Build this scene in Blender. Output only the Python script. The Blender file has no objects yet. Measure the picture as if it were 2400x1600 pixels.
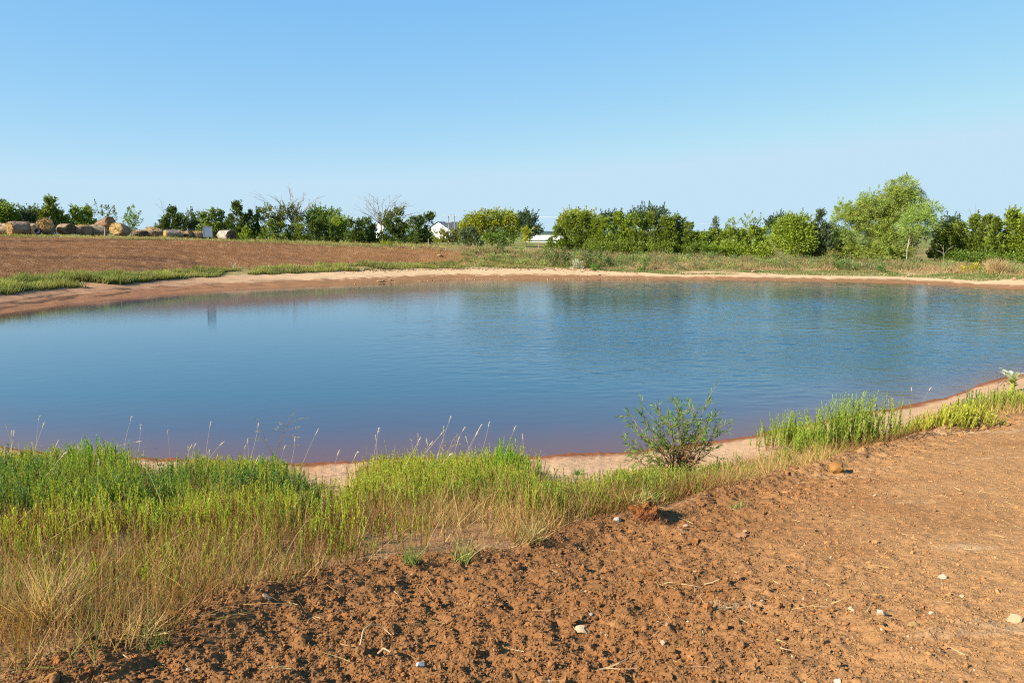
import bpy, math
import numpy as np
from mathutils import Vector, Matrix
R_ = math.radians
scene = bpy.context.scene
COL = scene.collection
rng = np.random.default_rng(7)

# ------------------------------------------------------------------ camera
H = 3.6                      # eye above the pond
F = 1867.0                   # focal length in 2400 px wide picture
PITCH = math.atan(253.0 / F)
cp, sp = math.cos(PITCH), math.sin(PITCH)
def ray(px, py):
    dx = (px - 1200.0) / F; dy = (800.0 - py) / F
    return dx, cp + dy * sp, -sp + dy * cp
def hit(px, py, z):
    a, b, c = ray(px, py); t = (z - H) / c
    return a * t, b * t
def at_r(px, py, r):
    """point seen at pixel, at ground distance r"""
    a, b, c = ray(px, py); t = r / math.hypot(a, b)
    return np.array([a * t, b * t, H + c * t])
cam_d = bpy.data.cameras.new("camera"); cam = bpy.data.objects.new("camera", cam_d); COL.objects.link(cam)
cam.location = (0, 0, H); cam.rotation_euler = (math.pi / 2 - PITCH, 0, 0)
cam_d.sensor_width = 36; cam_d.lens = 36 * F / 2400; cam_d.clip_start = 0.05; cam_d.clip_end = 20000
scene.camera = cam

# ------------------------------------------------------------------ light
SUN_EL = 32.0
sd = Vector((-1.0, -0.48, 0)).normalized()
az_sun = math.atan2(sd.x, sd.y)
L = bpy.data.lights.new("sun", 'SUN'); L.energy = 4.8; L.angle = R_(0.55); L.color = (1.0, 0.90, 0.74)
sun = bpy.data.objects.new("sun", L); COL.objects.link(sun)
sv = Vector((sd.x * math.cos(R_(SUN_EL)), sd.y * math.cos(R_(SUN_EL)), math.sin(R_(SUN_EL))))
sun.rotation_euler = sv.to_track_quat('Z', 'Y').to_euler(); sun.location = (-20, -10, 30)
w = bpy.data.worlds.new("World"); scene.world = w; w.use_nodes = True
nt = w.node_tree; nt.nodes.clear()
sky = nt.nodes.new('ShaderNodeTexSky'); sky.sky_type = 'NISHITA'; sky.sun_disc = False
sky.sun_elevation = R_(SUN_EL); sky.sun_rotation = az_sun % (2 * math.pi)
sky.air_density = 1.0; sky.dust_density = 0.1; sky.ozone_density = 3.0
bg = nt.nodes.new('ShaderNodeBackground'); bg.inputs[1].default_value = 0.10
wo = nt.nodes.new('ShaderNodeOutputWorld')
EXPO = 1.25; SKYS = 0.10; k_ = SKYS * 2 ** EXPO
# grade the clear sky channel by channel: keeps its gradient, evens out the horizon
sep = nt.nodes.new('ShaderNodeSeparateColor'); cmb = nt.nodes.new('ShaderNodeCombineColor')
nt.links.new(sky.outputs[0], sep.inputs[0])
for ch, (tn, g_, a_) in enumerate(((.80, .84, .83), (.95, .50, .799), (1.12, .15, .918))):
    m1 = nt.nodes.new('ShaderNodeMath'); m1.operation = 'MULTIPLY'; m1.inputs[1].default_value = tn * .168
    m2 = nt.nodes.new('ShaderNodeMath'); m2.operation = 'POWER'; m2.inputs[1].default_value = g_
    m3 = nt.nodes.new('ShaderNodeMath'); m3.operation = 'MULTIPLY'; m3.inputs[1].default_value = a_ / k_
    nt.links.new(sep.outputs[ch], m1.inputs[0]); nt.links.new(m1.outputs[0], m2.inputs[0]); nt.links.new(m2.outputs[0], m3.inputs[0]); 
    m4 = nt.nodes.new('ShaderNodeMath'); m4.operation = 'MINIMUM'; m4.inputs[1].default_value = (.555, .765, .925)[ch] / k_
    nt.links.new(m3.outputs[0], m4.inputs[0]); nt.links.new(m4.outputs[0], cmb.inputs[ch])
nt.links.new(cmb.outputs[0], bg.inputs[0]); nt.links.new(bg.outputs[0], wo.inputs[0])
scene.view_settings.view_transform = 'Standard'; scene.view_settings.look = 'None'
scene.view_settings.exposure = EXPO; scene.view_settings.gamma = 1.0
scene.cycles.use_denoising = False; scene.cycles.filter_width = 1.15
scene.cycles.max_bounces = 6; scene.cycles.diffuse_bounces = 2; scene.cycles.glossy_bounces = 3
scene.cycles.transmission_bounces = 4; scene.cycles.transparent_max_bounces = 6

# ------------------------------------------------------------------ helpers
def tag(o, label=None, cat=None, group=None, kind=None):
    if label: o["label"] = label
    if cat: o["category"] = cat
    if group: o["group"] = group
    if kind: o["kind"] = kind
    return o
def empty(name, loc, label, cat, group=None):
    o = bpy.data.objects.new(name, None); COL.objects.link(o); o.location = loc
    o.empty_display_size = 0.3
    return tag(o, label, cat, group)
def build(name, V, Fc, mat, col=None, parent=None, smooth=False, extra=None, origin=None):
    V = np.asarray(V, dtype=np.float32).reshape(-1, 3)
    if origin is not None: V = V - np.asarray(origin, dtype=np.float32)
    me = bpy.data.meshes.new(name)
    if not isinstance(Fc, list): Fc = [Fc]
    Fc = [np.asarray(f, dtype=np.int32) for f in Fc if len(f)]
    me.vertices.add(len(V)); me.vertices.foreach_set('co', V.ravel())
    nl = sum(f.size for f in Fc); npoly = sum(len(f) for f in Fc)
    me.loops.add(nl); me.polygons.add(npoly)
    me.loops.foreach_set('vertex_index', np.concatenate([f.ravel() for f in Fc]))
    tot = np.concatenate([np.full(len(f), f.shape[1], dtype=np.int32) for f in Fc])
    st = np.concatenate([[0], np.cumsum(tot)[:-1]]).astype(np.int32)
    me.polygons.foreach_set('loop_start', st); me.polygons.foreach_set('loop_total', tot)
    me.polygons.foreach_set('use_smooth', np.full(npoly, bool(smooth)))
    me.update(calc_edges=True)
    if col is not None:
        col = np.asarray(col, dtype=np.float32)
        if col.ndim == 1: col = np.tile(col, (len(V), 1))
        a = me.color_attributes.new("Col", 'FLOAT_COLOR', 'POINT')
        a.data.foreach_set('color', np.hstack([col, np.ones((len(V), 1), np.float32)]).ravel().astype(np.float32))
    for k, v in (extra or {}).items():
        a = me.attributes.new(k, 'FLOAT', 'POINT'); a.data.foreach_set('value', np.asarray(v, dtype=np.float32))
    me.materials.append(mat)
    o = bpy.data.objects.new(name, me); COL.objects.link(o)
    if origin is not None and parent is None: o.location = origin
    if parent is not None: o.parent = parent
    return o
class MB:
    """collects pieces of geometry into one mesh"""
    def __init__(s): s.V = []; s.Q = []; s.T = []; s.C = []; s.n = 0
    def add(s, V, Q=None, T=None, C=(.5, .5, .5)):
        V = np.asarray(V, dtype=np.float32).reshape(-1, 3)
        s.V.append(V)
        if Q is not None and len(Q): s.Q.append(np.asarray(Q, dtype=np.int32) + s.n)
        if T is not None and len(T): s.T.append(np.asarray(T, dtype=np.int32) + s.n)
        C = np.asarray(C, dtype=np.float32)
        if C.ndim == 1: C = np.tile(C, (len(V), 1))
        s.C.append(C); s.n += len(V); return s
    def build(s, name, mat, parent=None, smooth=False, origin=None):
        f = []
        if s.Q: f.append(np.concatenate(s.Q))
        if s.T: f.append(np.concatenate(s.T))
        return build(name, np.concatenate(s.V), f, mat, np.concatenate(s.C), parent, smooth, None, origin)

def hsh(ix, iy, seed):
    h = (ix.astype(np.int64) * 374761393 + iy.astype(np.int64) * 668265263 + seed * 974634777) & 0xFFFFFFFF
    h = ((h ^ (h >> 13)) * 1274126177) & 0xFFFFFFFF
    h = ((h ^ (h >> 16)) * 2246822519) & 0xFFFFFFFF
    return ((h ^ (h >> 15)) & 0xFFFFFF) / float(0xFFFFFF)
def vn(x, y, seed=0):
    x = np.asarray(x, float); y = np.asarray(y, float)
    ix = np.floor(x); iy = np.floor(y); fx = x - ix; fy = y - iy
    ux = fx * fx * (3 - 2 * fx); uy = fy * fy * (3 - 2 * fy)
    a = hsh(ix, iy, seed); b = hsh(ix + 1, iy, seed); c = hsh(ix, iy + 1, seed); d = hsh(ix + 1, iy + 1, seed)
    return (a * (1 - ux) + b * ux) * (1 - uy) + (c * (1 - ux) + d * ux) * uy
def fbm(x, y, o=4, seed=0, g=0.5):
    s = 0; a = 1; t = 0
    for k in range(o):
        s = s + a * vn(x * 2 ** k + 13.7 * k, y * 2 ** k - 7.1 * k, seed + k); t += a; a *= g
    return s / t
def sst(a, b, x):
    t = np.clip((x - a) / (b - a), 0, 1); return t * t * (3 - 2 * t)
def lerp(a, b, t): return a + (b - a) * t

# ------------------------------------------------------------------ terrain profile (polar, round the viewer)
def poly_z(pts):     # (px, py, z): hit with the level z
    o = []
    for px, py, z in pts:
        x, y = hit(px, py, z); o.append((math.atan2(x, y), math.hypot(x, y), z))
    o.sort(); return np.array(o)
def poly_r(pts):     # (px, py, r)
    o = []
    for px, py, r in pts:
        p = at_r(px, py, r); o.append((math.atan2(p[0], p[1]), r, p[2]))
    o.sort(); return np.array(o)
SOIL = poly_z([(-500, 1560, 1.82), (0, 1530, 1.70), (250, 1495, 1.68), (500, 1405, 1.6), (640, 1360, 1.55), (820, 1335, 1.5), (1000, 1300, 1.45),
               (1200, 1270, 1.4), (1400, 1215, 1.32), (1560, 1180, 1.28), (1800, 1120, 1.2), (2000, 1065, 1.15), (2200, 1005, 1.1), (2400, 965, 1.1), (2800, 880, 1.1)])
WEED = poly_z([(-300, 1060, .35), (0, 1085, .35), (300, 1098, .35), (340, 1130, .4), (410, 1120, .4), (480, 1105, .35), (560, 1108, .35), (680, 1122, .4), (725, 1165, .45), (815, 1160, .45),
               (850, 1112, .35), (1000, 1100, .35), (1200, 1092, .35), (1240, 1108, .4), (1290, 1145, .45), (1420, 1150, .45), (1500, 1132, .4), (1640, 1122, .4), (1700, 1088, .35),
               (1800, 1068, .35), (1900, 1055, .35), (2060, 1030, .35), (2150, 1000, .35), (2250, 950, .35), (2400, 925, .35), (2700, 860, .35)])
NEAR = poly_z([(-500, 985, 0), (-100, 1010, 0), (0, 1040, 0), (40, 1052, 0), (102, 1059, 0), (301, 1073, 0), (434, 1076, 0), (587, 1085, 0), (720, 1086, 0), (830, 1082, 0), (919, 1072, 0), (1000, 1072, 0),
               (1072, 1075, 0), (1246, 1070, 0), (1455, 1057, 0), (1600, 1043, 0), (1723, 1025, 0), (1797, 1010, 0), (1888, 994, 0), (2082, 957, 0), (2220, 928, 0), (2270, 913, 0), (2290, 899, 0), (2400, 875, 0), (2800, 800, 0)])
FAR = poly_z([(-500, 790, 0), (-200, 755, 0), (0, 735, 0), (179, 710, 0), (383, 689, 0), (600, 676, 0), (753, 671, 0), (932, 662, 0), (1059, 656, 0), (1200, 656, 0), (1583, 655, 0),
              (1800, 658, 0), (2106, 664, 0), (2400, 679, 0), (2800, 705, 0)])
BEACH = poly_z([(-300, 715, .55), (0, 687, .55), (153, 672, .55), (280, 662, .6), (459, 649, .6), (600, 644, .6), (830, 636, .6), (983, 631, .6), (1200, 629, .6), (1328, 631, .55),
                (1455, 636, .45), (1583, 640, .38), (1800, 641, .35), (2106, 645, .35), (2400, 659, .35), (2800, 682, .35)])
CREST = poly_r([(-400, 551, 78), (0, 553, 77), (300, 558, 75), (487, 562, 74), (600, 566, 74), (800, 573, 75), (1000, 578, 75), (1080, 584, 75), (1300, 598, 78), (1500, 605, 77), (1800, 612, 79), (2100, 622, 80), (2400, 630, 77), (2700, 640, 75)])
def ev(P, az): return np.interp(az, P[:, 0], P[:, 1]), np.interp(az, P[:, 0], P[:, 2])
AZF = np.array([-0.62, 0.62])
def knots(az):
    rs, zs = ev(SOIL, az); rn, _ = ev(NEAR, az); rf, _ = ev(FAR, az); rb, zb = ev(BEACH, az); rc, zc = ev(CREST, az)
    rn = rn + .35 * (fbm(az * 22, az * 0 + 2.5, 3, 601) - .5) + .10 * (vn(az * 160, az * 0, 602) - .5); rf = rf + 1.1 * (fbm(az * 26, az * 0 + 7.5, 3, 603) - .5)
    rw, zw = ev(WEED, az)
    rs = np.minimum(rs, rn - 2.2)
    one = np.ones_like(az); wl = 1 - sst(-.11, .02, az)         # left: the field's crest hides a gentle back slope
    r10 = lerp(rc + 15, np.maximum(rc + 20, 112), wl); z10 = lerp(zc + .08, H - (H - zc) * r10 / rc * .97, wl)
    R = [0 * one, rs, rw, rn, rn + 2.2, rn + 6, rf - 8, rf - 2.5, rf, rb, rb + 3.0, rc, r10, 250 * one, 700 * one, 3000 * one, 6000 * one]
    Z = [2.0 * one, zs, zw, 0 * one, -.45 * one, -1.4 * one, -1.4 * one, -.3 * one, 0 * one, zb, zb + .35, zc, z10, 1.4 * one, 2.1 * one, 1.0 * one, -8 * one]
    return R, Z
def base_z(az, r):
    az = np.asarray(az, float); r = np.asarray(r, float)
    R, Z = knots(np.clip(az, -.72, .72))
    z = np.full_like(r, 0.0)
    for i in range(len(R) - 1):
        m = (r >= R[i]) & (r <= R[i + 1])
        t = np.clip((r - R[i]) / np.maximum(R[i + 1] - R[i], 1e-3), 0, 1)
        z = np.where(m, lerp(Z[i], Z[i + 1], t), z)
    out = sst(.78, 1.15, np.abs(az))      # away from the picture the pond closes and the land is level
    return lerp(z, lerp(2.0, 1.4, sst(10, 200, r)), out)
def masks(az, r, x, y):
    azc = np.clip(az, -.72, .72)
    R, Z = knots(azc)
    n1 = (fbm(x * 1.3, y * 1.3, 3, 5) - .5)
    soil = 1 - sst(-.25, .35, (r - R[1]) + n1 * 1.2)
    far = sst(0, 1.0, r - R[9] - n1 * 3)                      # beyond the far beach
    px = 1200 + np.tan(azc) * F
    fe = sst(0, 2.0, r - R[10] + 0.8 + n1 * 2) * (1 - sst(-.9, .6, r - R[11] + n1 * 2)) * (1 - sst(980, 1120, px + (y - 62) * -6 + n1 * 120))
    return soil, far, fe, px
def gz(x, y):
    x = np.asarray(x, float); y = np.asarray(y, float)
    az = np.arctan2(x, y); r = np.hypot(x, y)
    z = base_z(az, r)
    return z + disp(az, r, x, y, z)
def billow(x, y, seed): return np.abs(2 * vn(x, y, seed) - 1)
def disp(az, r, x, y, z):
    soil, far, fe, px = masks(az, r, x, y)
    Rs, _ = ev(SOIL, np.clip(az, -.72, .72)); smooth_right = 1 - .62 * sst(.4, 3.0, Rs - r) * sst(0.7, 3.2, x - .18 * (y - 4) + 1.6 * (fbm(x * .5, y * .5, 2, 44) - .5))
    cl = (.070 * (fbm(x * 1.1, y * 1.1, 3, 1) - .5) + .030 * (vn(x * 4.3 + 1.5 * vn(x * 3, y * 3, 9), y * 4.3, 2) ** 2) + .034 * (vn(x * 9.5, y * 9.5 + vn(x * 9, y * 9, 8), 3) ** 1.5) + .020 * (vn(x * 21, y * 21, 13) - .3)
          + .022 * (vn(x * 26, y * 26, 4) - .5) + .014 * (vn(x * 55, y * 55, 6) - .5))
    Rs, _ = ev(SOIL, np.clip(az, -.72, .72))
    berm = .07 * np.exp(-((r - Rs + .25) / .28) ** 2) * (.4 + fbm(x * 1.7, y * 1.7, 3, 71))
    d = soil * (cl - .03) * smooth_right + soil * berm
    shore = (1 - soil) * (1 - far)
    d = d + shore * (r < 30) * (.05 * (fbm(x * 1.6, y * 1.6, 4, 21) - .5) + .012 * (vn(x * 14, y * 14, 22) - .5)) * sst(-.4, .15, z)
    d = d + (1 - far) * (r >= 30) * (z > -.1) * (.10 * (fbm(x * .5, y * .8, 4, 31) - .5) + .05 * (vn(x * 1.2, y * 5, 33) - .5)) * sst(-.05, .12, z)
    fr = r - Rs * 0 + .9 * fbm(x * .05, y * .05, 2, 55)
    d = d + fe * (.16 * (fbm(x * .12, y * .6, 3, 51) - .5) + .16 * (vn(az * 9, fr * 1.5, 52) - .5) + .05 * (vn(x * 3.3, y * 3.3, 53) - .5) + .05 * (vn(x * 6, y * 6, 54) - .5))
    d = d + far * (1 - fe) * .12 * (fbm(x * .4, y * .4, 3, 61) - .5) * (r < 200)
    return d

# ------------------------------------------------------------------ materials
def nodes(m):
    m.use_nodes = True; t = m.node_tree; t.nodes.clear(); return t
def ramp_mul(t, colsock, scale, lo, hi, detail=6, vec=None, rough=.6):
    n = t.nodes.new('ShaderNodeTexNoise'); n.inputs['Scale'].default_value = scale; n.inputs['Detail'].default_value = detail; n.inputs['Roughness'].default_value = rough
    if vec: t.links.new(vec, n.inputs['Vector'])
    mr = t.nodes.new('ShaderNodeMapRange'); mr.inputs[1].default_value = .3; mr.inputs[2].default_value = .7; mr.inputs[3].default_value = lo; mr.inputs[4].default_value = hi
    t.links.new(n.outputs[0], mr.inputs[0])
    mx = t.nodes.new('ShaderNodeVectorMath'); mx.operation = 'SCALE'
    t.links.new(colsock, mx.inputs[0]); t.links.new(mr.outputs[0], mx.inputs['Scale'])
    return mx.outputs[0]
def matte(name, rough=.9, spec=.15, tex=None, bump=None, metal=0.0):
    """surface colour comes from the piece's own colour attribute, varied by noise"""
    m = bpy.data.materials.new(name); t = nodes(m)
    a = t.nodes.new('ShaderNodeAttribute'); a.attribute_name = "Col"
    tc = t.nodes.new('ShaderNodeTexCoord'); c = a.outputs[0]
    for (s, lo, hi) in (tex or []): c = ramp_mul(t, c, s, lo, hi, vec=tc.outputs['Object'])
    p = t.nodes.new('ShaderNodeBsdfPrincipled'); p.inputs['Roughness'].default_value = rough; p.inputs['Specular IOR Level'].default_value = spec; p.inputs['Metallic'].default_value = metal
    t.links.new(c, p.inputs['Base Color'])
    if bump:
        prev = None
        for (s, dist) in bump:
            n = t.nodes.new('ShaderNodeTexNoise'); n.inputs['Scale'].default_value = s; n.inputs['Detail'].default_value = 5
            t.links.new(tc.outputs['Object'], n.inputs['Vector'])
            b = t.nodes.new('ShaderNodeBump'); b.inputs['Distance'].default_value = dist; b.inputs['Strength'].default_value = 1
            t.links.new(n.outputs[0], b.inputs['Height'])
            if prev: t.links.new(prev, b.inputs['Normal'])
            prev = b.outputs[0]
        t.links.new(prev, p.inputs['Normal'])
    o = t.nodes.new('ShaderNodeOutputMaterial'); t.links.new(p.outputs[0], o.inputs[0])
    return m
def leafmat(name, trans=.42, rough=.55, spec=.25):
    m = bpy.data.materials.new(name); t = nodes(m)
    a = t.nodes.new('ShaderNodeAttribute'); a.attribute_name = "Col"
    p = t.nodes.new('ShaderNodeBsdfPrincipled'); p.inputs['Roughness'].default_value = rough; p.inputs['Specular IOR Level'].default_value = spec
    t.links.new(a.outputs[0], p.inputs['Base Color'])
    tr = t.nodes.new('ShaderNodeBsdfTranslucent')
    hs = t.nodes.new('ShaderNodeMixRGB'); hs.blend_type = 'MULTIPLY'; hs.inputs[0].default_value = 1; hs.inputs[2].default_value = (1.25, 1.25, .6, 1)
    t.links.new(a.outputs[0], hs.inputs[1]); t.links.new(hs.outputs[0], tr.inputs[0])
    mx = t.nodes.new('ShaderNodeMixShader'); mx.inputs[0].default_value = trans
    t.links.new(p.outputs[0], mx.inputs[1]); t.links.new(tr.outputs[0], mx.inputs[2])
    o = t.nodes.new('ShaderNodeOutputMaterial'); t.links.new(mx.outputs[0], o.inputs[0])
    return m
M_GROUND = matte("ground", 1.0, .05, tex=[(1.2, .88, 1.1), (16, .82, 1.16), (90, .85, 1.12)], bump=[(38, .012), (110, .005)])
M_FIELD = matte("ploughed_ground", 1.0, .05, tex=[(1.2, .85, 1.12), (9, .66, 1.28), (22, .8, 1.2)], bump=[(9.0, .10)])
M_SOIL = matte("clod_soil", 1.0, .05, tex=[(18, .78, 1.2), (120, .85, 1.12)], bump=[(70, .006)])
M_LEAF = leafmat("leaf"); M_NEEDLE = leafmat("needle", .28, .6, .2); M_BLADE = leafmat("blade", .4); M_DRY = leafmat("dry_grass", .3, .8, .1)
M_BARK = matte("bark", .95, .1, tex=[(6, .75, 1.2)]); M_STONE = matte("stone", .85, .2, tex=[(30, .85, 1.12)], bump=[(60, .003)])
M_STRAW = matte("straw", .95, .1, tex=[(3, .75, 1.2), (14, .7, 1.25)], bump=[(14, .05)])
M_METAL = matte("painted_metal", .45, .4, tex=[(1.5, .95, 1.04)]); M_WOOD = matte("grey_wood", .9, .15, tex=[(10, .8, 1.15)])
M_BLACK = matte("dull_black", .8, .3, tex=[(12, .8, 1.2)])

# ------------------------------------------------------------------ ground
azs = np.concatenate([np.linspace(-math.pi, -.64, 60)[:-1], np.arange(-.64, .6401, .0025), np.linspace(.64, math.pi, 60)[1:]])
def geo(a, b, q): return a * q ** np.arange(int(math.log(b / a) / math.log(q)) + 1)
rs_ = np.concatenate([np.linspace(.05, 2.3, 24)[:-1], geo(2.3, 16, 1.0027), geo(16, 36, 1.008)[1:], geo(36.3, 100, 1.0045), geo(101, 6000, 1.06)])
A, Rr = np.meshgrid(azs, rs_, indexing='ij')
X = np.sin(A) * Rr; Y = np.cos(A) * Rr
Z0 = base_z(A, Rr); Zg = Z0 + disp(A, Rr, X, Y, Z0)
soil, far, fe, PX = masks(A, Rr, X, Y)
def mixc(a, b, t): return a * (1 - t[..., None]) + np.asarray(b) * t[..., None]
C = np.zeros(A.shape + (3,)) + np.array([.43, .27, .155])                       # dry sand
nz = fbm(X * .9, Y * .9, 4, 81)
C = mixc(C, [.40, .20, .095], sst(.5, .75, nz) * .6)
isfar = (Rr > 30).astype(float)
wetn = fbm(X * 2.5, Y * 2.5, 3, 83) - .5
kq, _ = knots(np.clip(A, -.72, .72)); wfr = (Rr - kq[8]) / np.maximum(kq[9] - kq[8], .5)
wet = (1 - isfar) * (1 - sst(.03, .10, Zg + wetn * .06)) + isfar * (1 - sst(.36, .56, wfr + wetn * .35))
C = mixc(C, [.50, .345, .20], isfar * .85)
C = mixc(C, [.20, .075, .032], wet * (1 - isfar))
C = mixc(C, [.23, .122, .058], wet * isfar)
redleft = isfar * (1 - sst(250, 850, PX)) * (1 - far)
C = mixc(C, [.26, .125, .068], redleft * .75)
C = mixc(C, [.055, .035, .022], isfar * (1 - far) * sst(.52, .64, fbm(A * 55, (Rr - kq[8]) * 2.2, 4, 85)) * redleft * sst(.05, .25, wfr) * (1 - sst(.5, .75, wfr)) * .85)
dirt = np.array([.203, .097, .038])
soilcol = mixc(np.zeros(A.shape + (3,)) + dirt, [.325, .178, .077], sst(.5, 2.8, X - .18 * (Y - 4) + 1.8 * (fbm(X * .6, Y * .6, 3, 46) - .5)) * .85)
soilcol = mixc(soilcol, [.21, .088, .032], sst(.55, .8, fbm(X * 1.4, Y * 1.4, 3, 48)) * .5)
soilcol = mixc(soilcol, [.36, .25, .145], sst(.66, .8, fbm(X * .8 - Y * .25, Y * 3.2 + X * .6, 3, 49)) * sst(-.3, 1.2, X) * .5)   # bleached streaks
C = C * (1 - soil[..., None]) + soilcol * soil[..., None]
litter = (1 - soil) * (1 - isfar) * (1 - sst(.25, .75, (Rr - ev(SOIL, np.clip(A, -.72, .72))[0]) / 3.0))
C = mixc(C, [.24, .125, .052], litter * .85)
grass = np.zeros(A.shape + (3,)) + np.array([.26, .20, .085])
grass = mixc(grass, [.13, .14, .035], sst(.4, .65, fbm(X * .35, Y * .35, 3, 87)))
grass = mixc(grass, [.30, .19, .10], sst(.5, .7, fbm(X * .7, Y * .7, 3, 88)) * sst(1100, 1300, PX) * (Rr < 95))
grass = mixc(grass, [.17, .20, .055], sst(120, 260, Rr))
grass = mixc(grass, [.075, .105, .06], sst(700, 2000, Rr))
C = C * (1 - far[..., None]) + grass * far[..., None]
fieldc = mixc(np.zeros(A.shape + (3,)) + np.array([.172, .083, .035]), [.225, .110, .045], sst(350, 950, PX))
fieldc = mixc(fieldc, [.095, .048, .027], sst(.54, .68, vn(A * 7, Rr * 1.1 + .9 * fbm(X * .05, Y * .05, 2, 55), 90)) * .8 * sst(.25, .5, fbm(X * .1, Y * .3, 2, 94)))
fieldc = mixc(fieldc, [.27, .15, .08], sst(.62, .74, vn(X * 3.1, Y * 3.1, 91)) * .5)
C = C * (1 - fe[..., None]) + fieldc * fe[..., None]
C = mixc(C, [.12, .065, .04], (1 - sst(-.25, .0, Zg)) * (Z0 < .05))
na, nr = A.shape
idx = np.arange(na * nr).reshape(na, nr)
quads = np.stack([idx[:-1, :-1], idx[1:, :-1], idx[1:, 1:], idx[:-1, 1:]], -1)[:, :, ::-1]
zone = np.zeros((na - 1, nr - 1), int)
cen = lambda q: q[:-1, :-1]
kn, _ = knots(np.clip(A, -.72, .72))
zone[:] = 3
zone[cen(Rr) < cen(kn[9])] = 1                                   # shore and pond bed
zone[(cen(Rr) < cen(kn[2])) & (cen(Rr) >= cen(kn[1]))] = 4       # weedy bank
zone[cen(Rr) < cen(kn[1])] = 0                                   # tilled soil
zone[cen(fe) > .5] = 2
zone[(np.abs(cen(A)) > .75) & (cen(Rr) > 3)] = 3
Vg = np.stack([X, Y, Zg], -1).reshape(-1, 3); Cg = C.reshape(-1, 3)
for zi, nm in enumerate(["tilled_soil", "sandy_shore", "ploughed_field", "grassland", "bank"]):
    q = quads[zone == zi]
    u, inv = np.unique(q.ravel(), return_inverse=True)
    o = build(nm, Vg[u], inv.reshape(-1, 4), M_FIELD if zi in (2, 3) else M_GROUND, Cg[u], smooth=True)
    tag(o, kind="structure")

# ------------------------------------------------------------------ water
wa = np.concatenate([np.linspace(-1.1, -.645, 30), np.arange(-.64, .6401, .0025), np.linspace(.645, 1.1, 30)]); wr = geo(8.5, 82, 1.0023)
WA, WR = np.meshgrid(wa, wr, indexing='ij'); WX = np.sin(WA) * WR; WY = np.cos(WA) * WR
wind = (.035 + .965 * sst(-.26, .26, WA) * sst(13, 30, WR)) * (.55 + .9 * sst(.35, .65, fbm(WX * .06, WY * .10, 3, 701)))
wu, wv = WX * math.cos(.22) + WY * math.sin(.22), -WX * math.sin(.22) + WY * math.cos(.22)
WZ = wind * (.013 * (vn(wu * .9, wv * 2.3, 702) - .5) + (.019 * (vn(wu * 2.4, wv * 4.4, 703) - .5) + .016 * (vn(wu * 3.6 + wv, wv * 6.8 - wu * .8, 704) - .5) * (1 - .5 * sst(45, 66, WR))))
dep = np.maximum(0, -base_z(WA, WR))
wi = np.arange(WA.size).reshape(WA.shape)
wq = np.stack([wi[:-1, :-1], wi[1:, :-1], wi[1:, 1:], wi[:-1, 1:]], -1).reshape(-1, 4)[:, ::-1]
m = bpy.data.materials.new("muddy_water"); t = nodes(m)
tc = t.nodes.new('ShaderNodeTexCoord')
at = t.nodes.new('ShaderNodeAttribute'); at.attribute_name = "depth"
cr = t.nodes.new('ShaderNodeValToRGB'); cr.color_ramp.elements[0].position = 0; cr.color_ramp.elements[0].color = (.11, .045, .028, 1)
cr.color_ramp.elements[1].position = 1; cr.color_ramp.elements[1].color = (.016, .056, .090, 1)
e = cr.color_ramp.elements.new(.35); e.color = (.045, .045, .070, 1)
t.links.new(at.outputs['Fac'], cr.inputs[0])
def mapn(sx, sy, rot, scale, detail):
    mp = t.nodes.new('ShaderNodeMapping'); mp.inputs['Scale'].default_value = (sx, sy, 1); mp.inputs['Rotation'].default_value = (0, 0, rot)
    t.links.new(tc.outputs['Object'], mp.inputs[0])
    n = t.nodes.new('ShaderNodeTexNoise'); n.inputs['Scale'].default_value = scale; n.inputs['Detail'].default_value = detail; n.inputs['Roughness'].default_value = .55
    t.links.new(mp.outputs[0], n.inputs['Vector']); return n.outputs[0]
n1 = mapn(.6, 1.3, R_(18), 7.0, 3); n2 = mapn(.7, 1.0, R_(-24), 16, 2)
big = mapn(.6, 1, R_(10), .07, 2)
ws = t.nodes.new('ShaderNodeAttribute'); ws.attribute_name = "wind"
ad = t.nodes.new('ShaderNodeMath'); ad.operation = 'MULTIPLY_ADD'; ad.inputs[1].default_value = .5
t.links.new(n2, ad.inputs[0]); t.links.new(n1, ad.inputs[2])
mr = t.nodes.new('ShaderNodeMapRange'); mr.inputs[1].default_value = .3; mr.inputs[2].default_value = .7; mr.inputs[3].default_value = .55; mr.inputs[4].default_value = 1.35
t.links.new(big, mr.inputs[0])
ml = t.nodes.new('ShaderNodeMath'); ml.operation = 'MULTIPLY'; t.links.new(ws.outputs['Fac'], ml.inputs[0]); t.links.new(mr.outputs[0], ml.inputs[1])
bp = t.nodes.new('ShaderNodeBump'); bp.inputs['Distance'].default_value = .018
t.links.new(ml.outputs[0], bp.inputs['Strength']); t.links.new(ad.outputs[0], bp.inputs['Height'])
p = t.nodes.new('ShaderNodeBsdfPrincipled'); p.inputs['Roughness'].default_value = .03; p.inputs['IOR'].default_value = 1.33; p.inputs['Specular IOR Level'].default_value = .5
t.links.new(cr.outputs[0], p.inputs['Base Color']); t.links.new(bp.outputs[0], p.inputs['Normal'])
o = t.nodes.new('ShaderNodeOutputMaterial'); t.links.new(p.outputs[0], o.inputs[0])
wtr = build("pond_water", np.stack([WX, WY, WZ], -1), wq, m, None, smooth=True, extra={"depth": np.clip(dep / 1.3, 0, 1).ravel(), "wind": (.06 + .5 * wind).ravel()})
tag(wtr, kind="structure")

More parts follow.
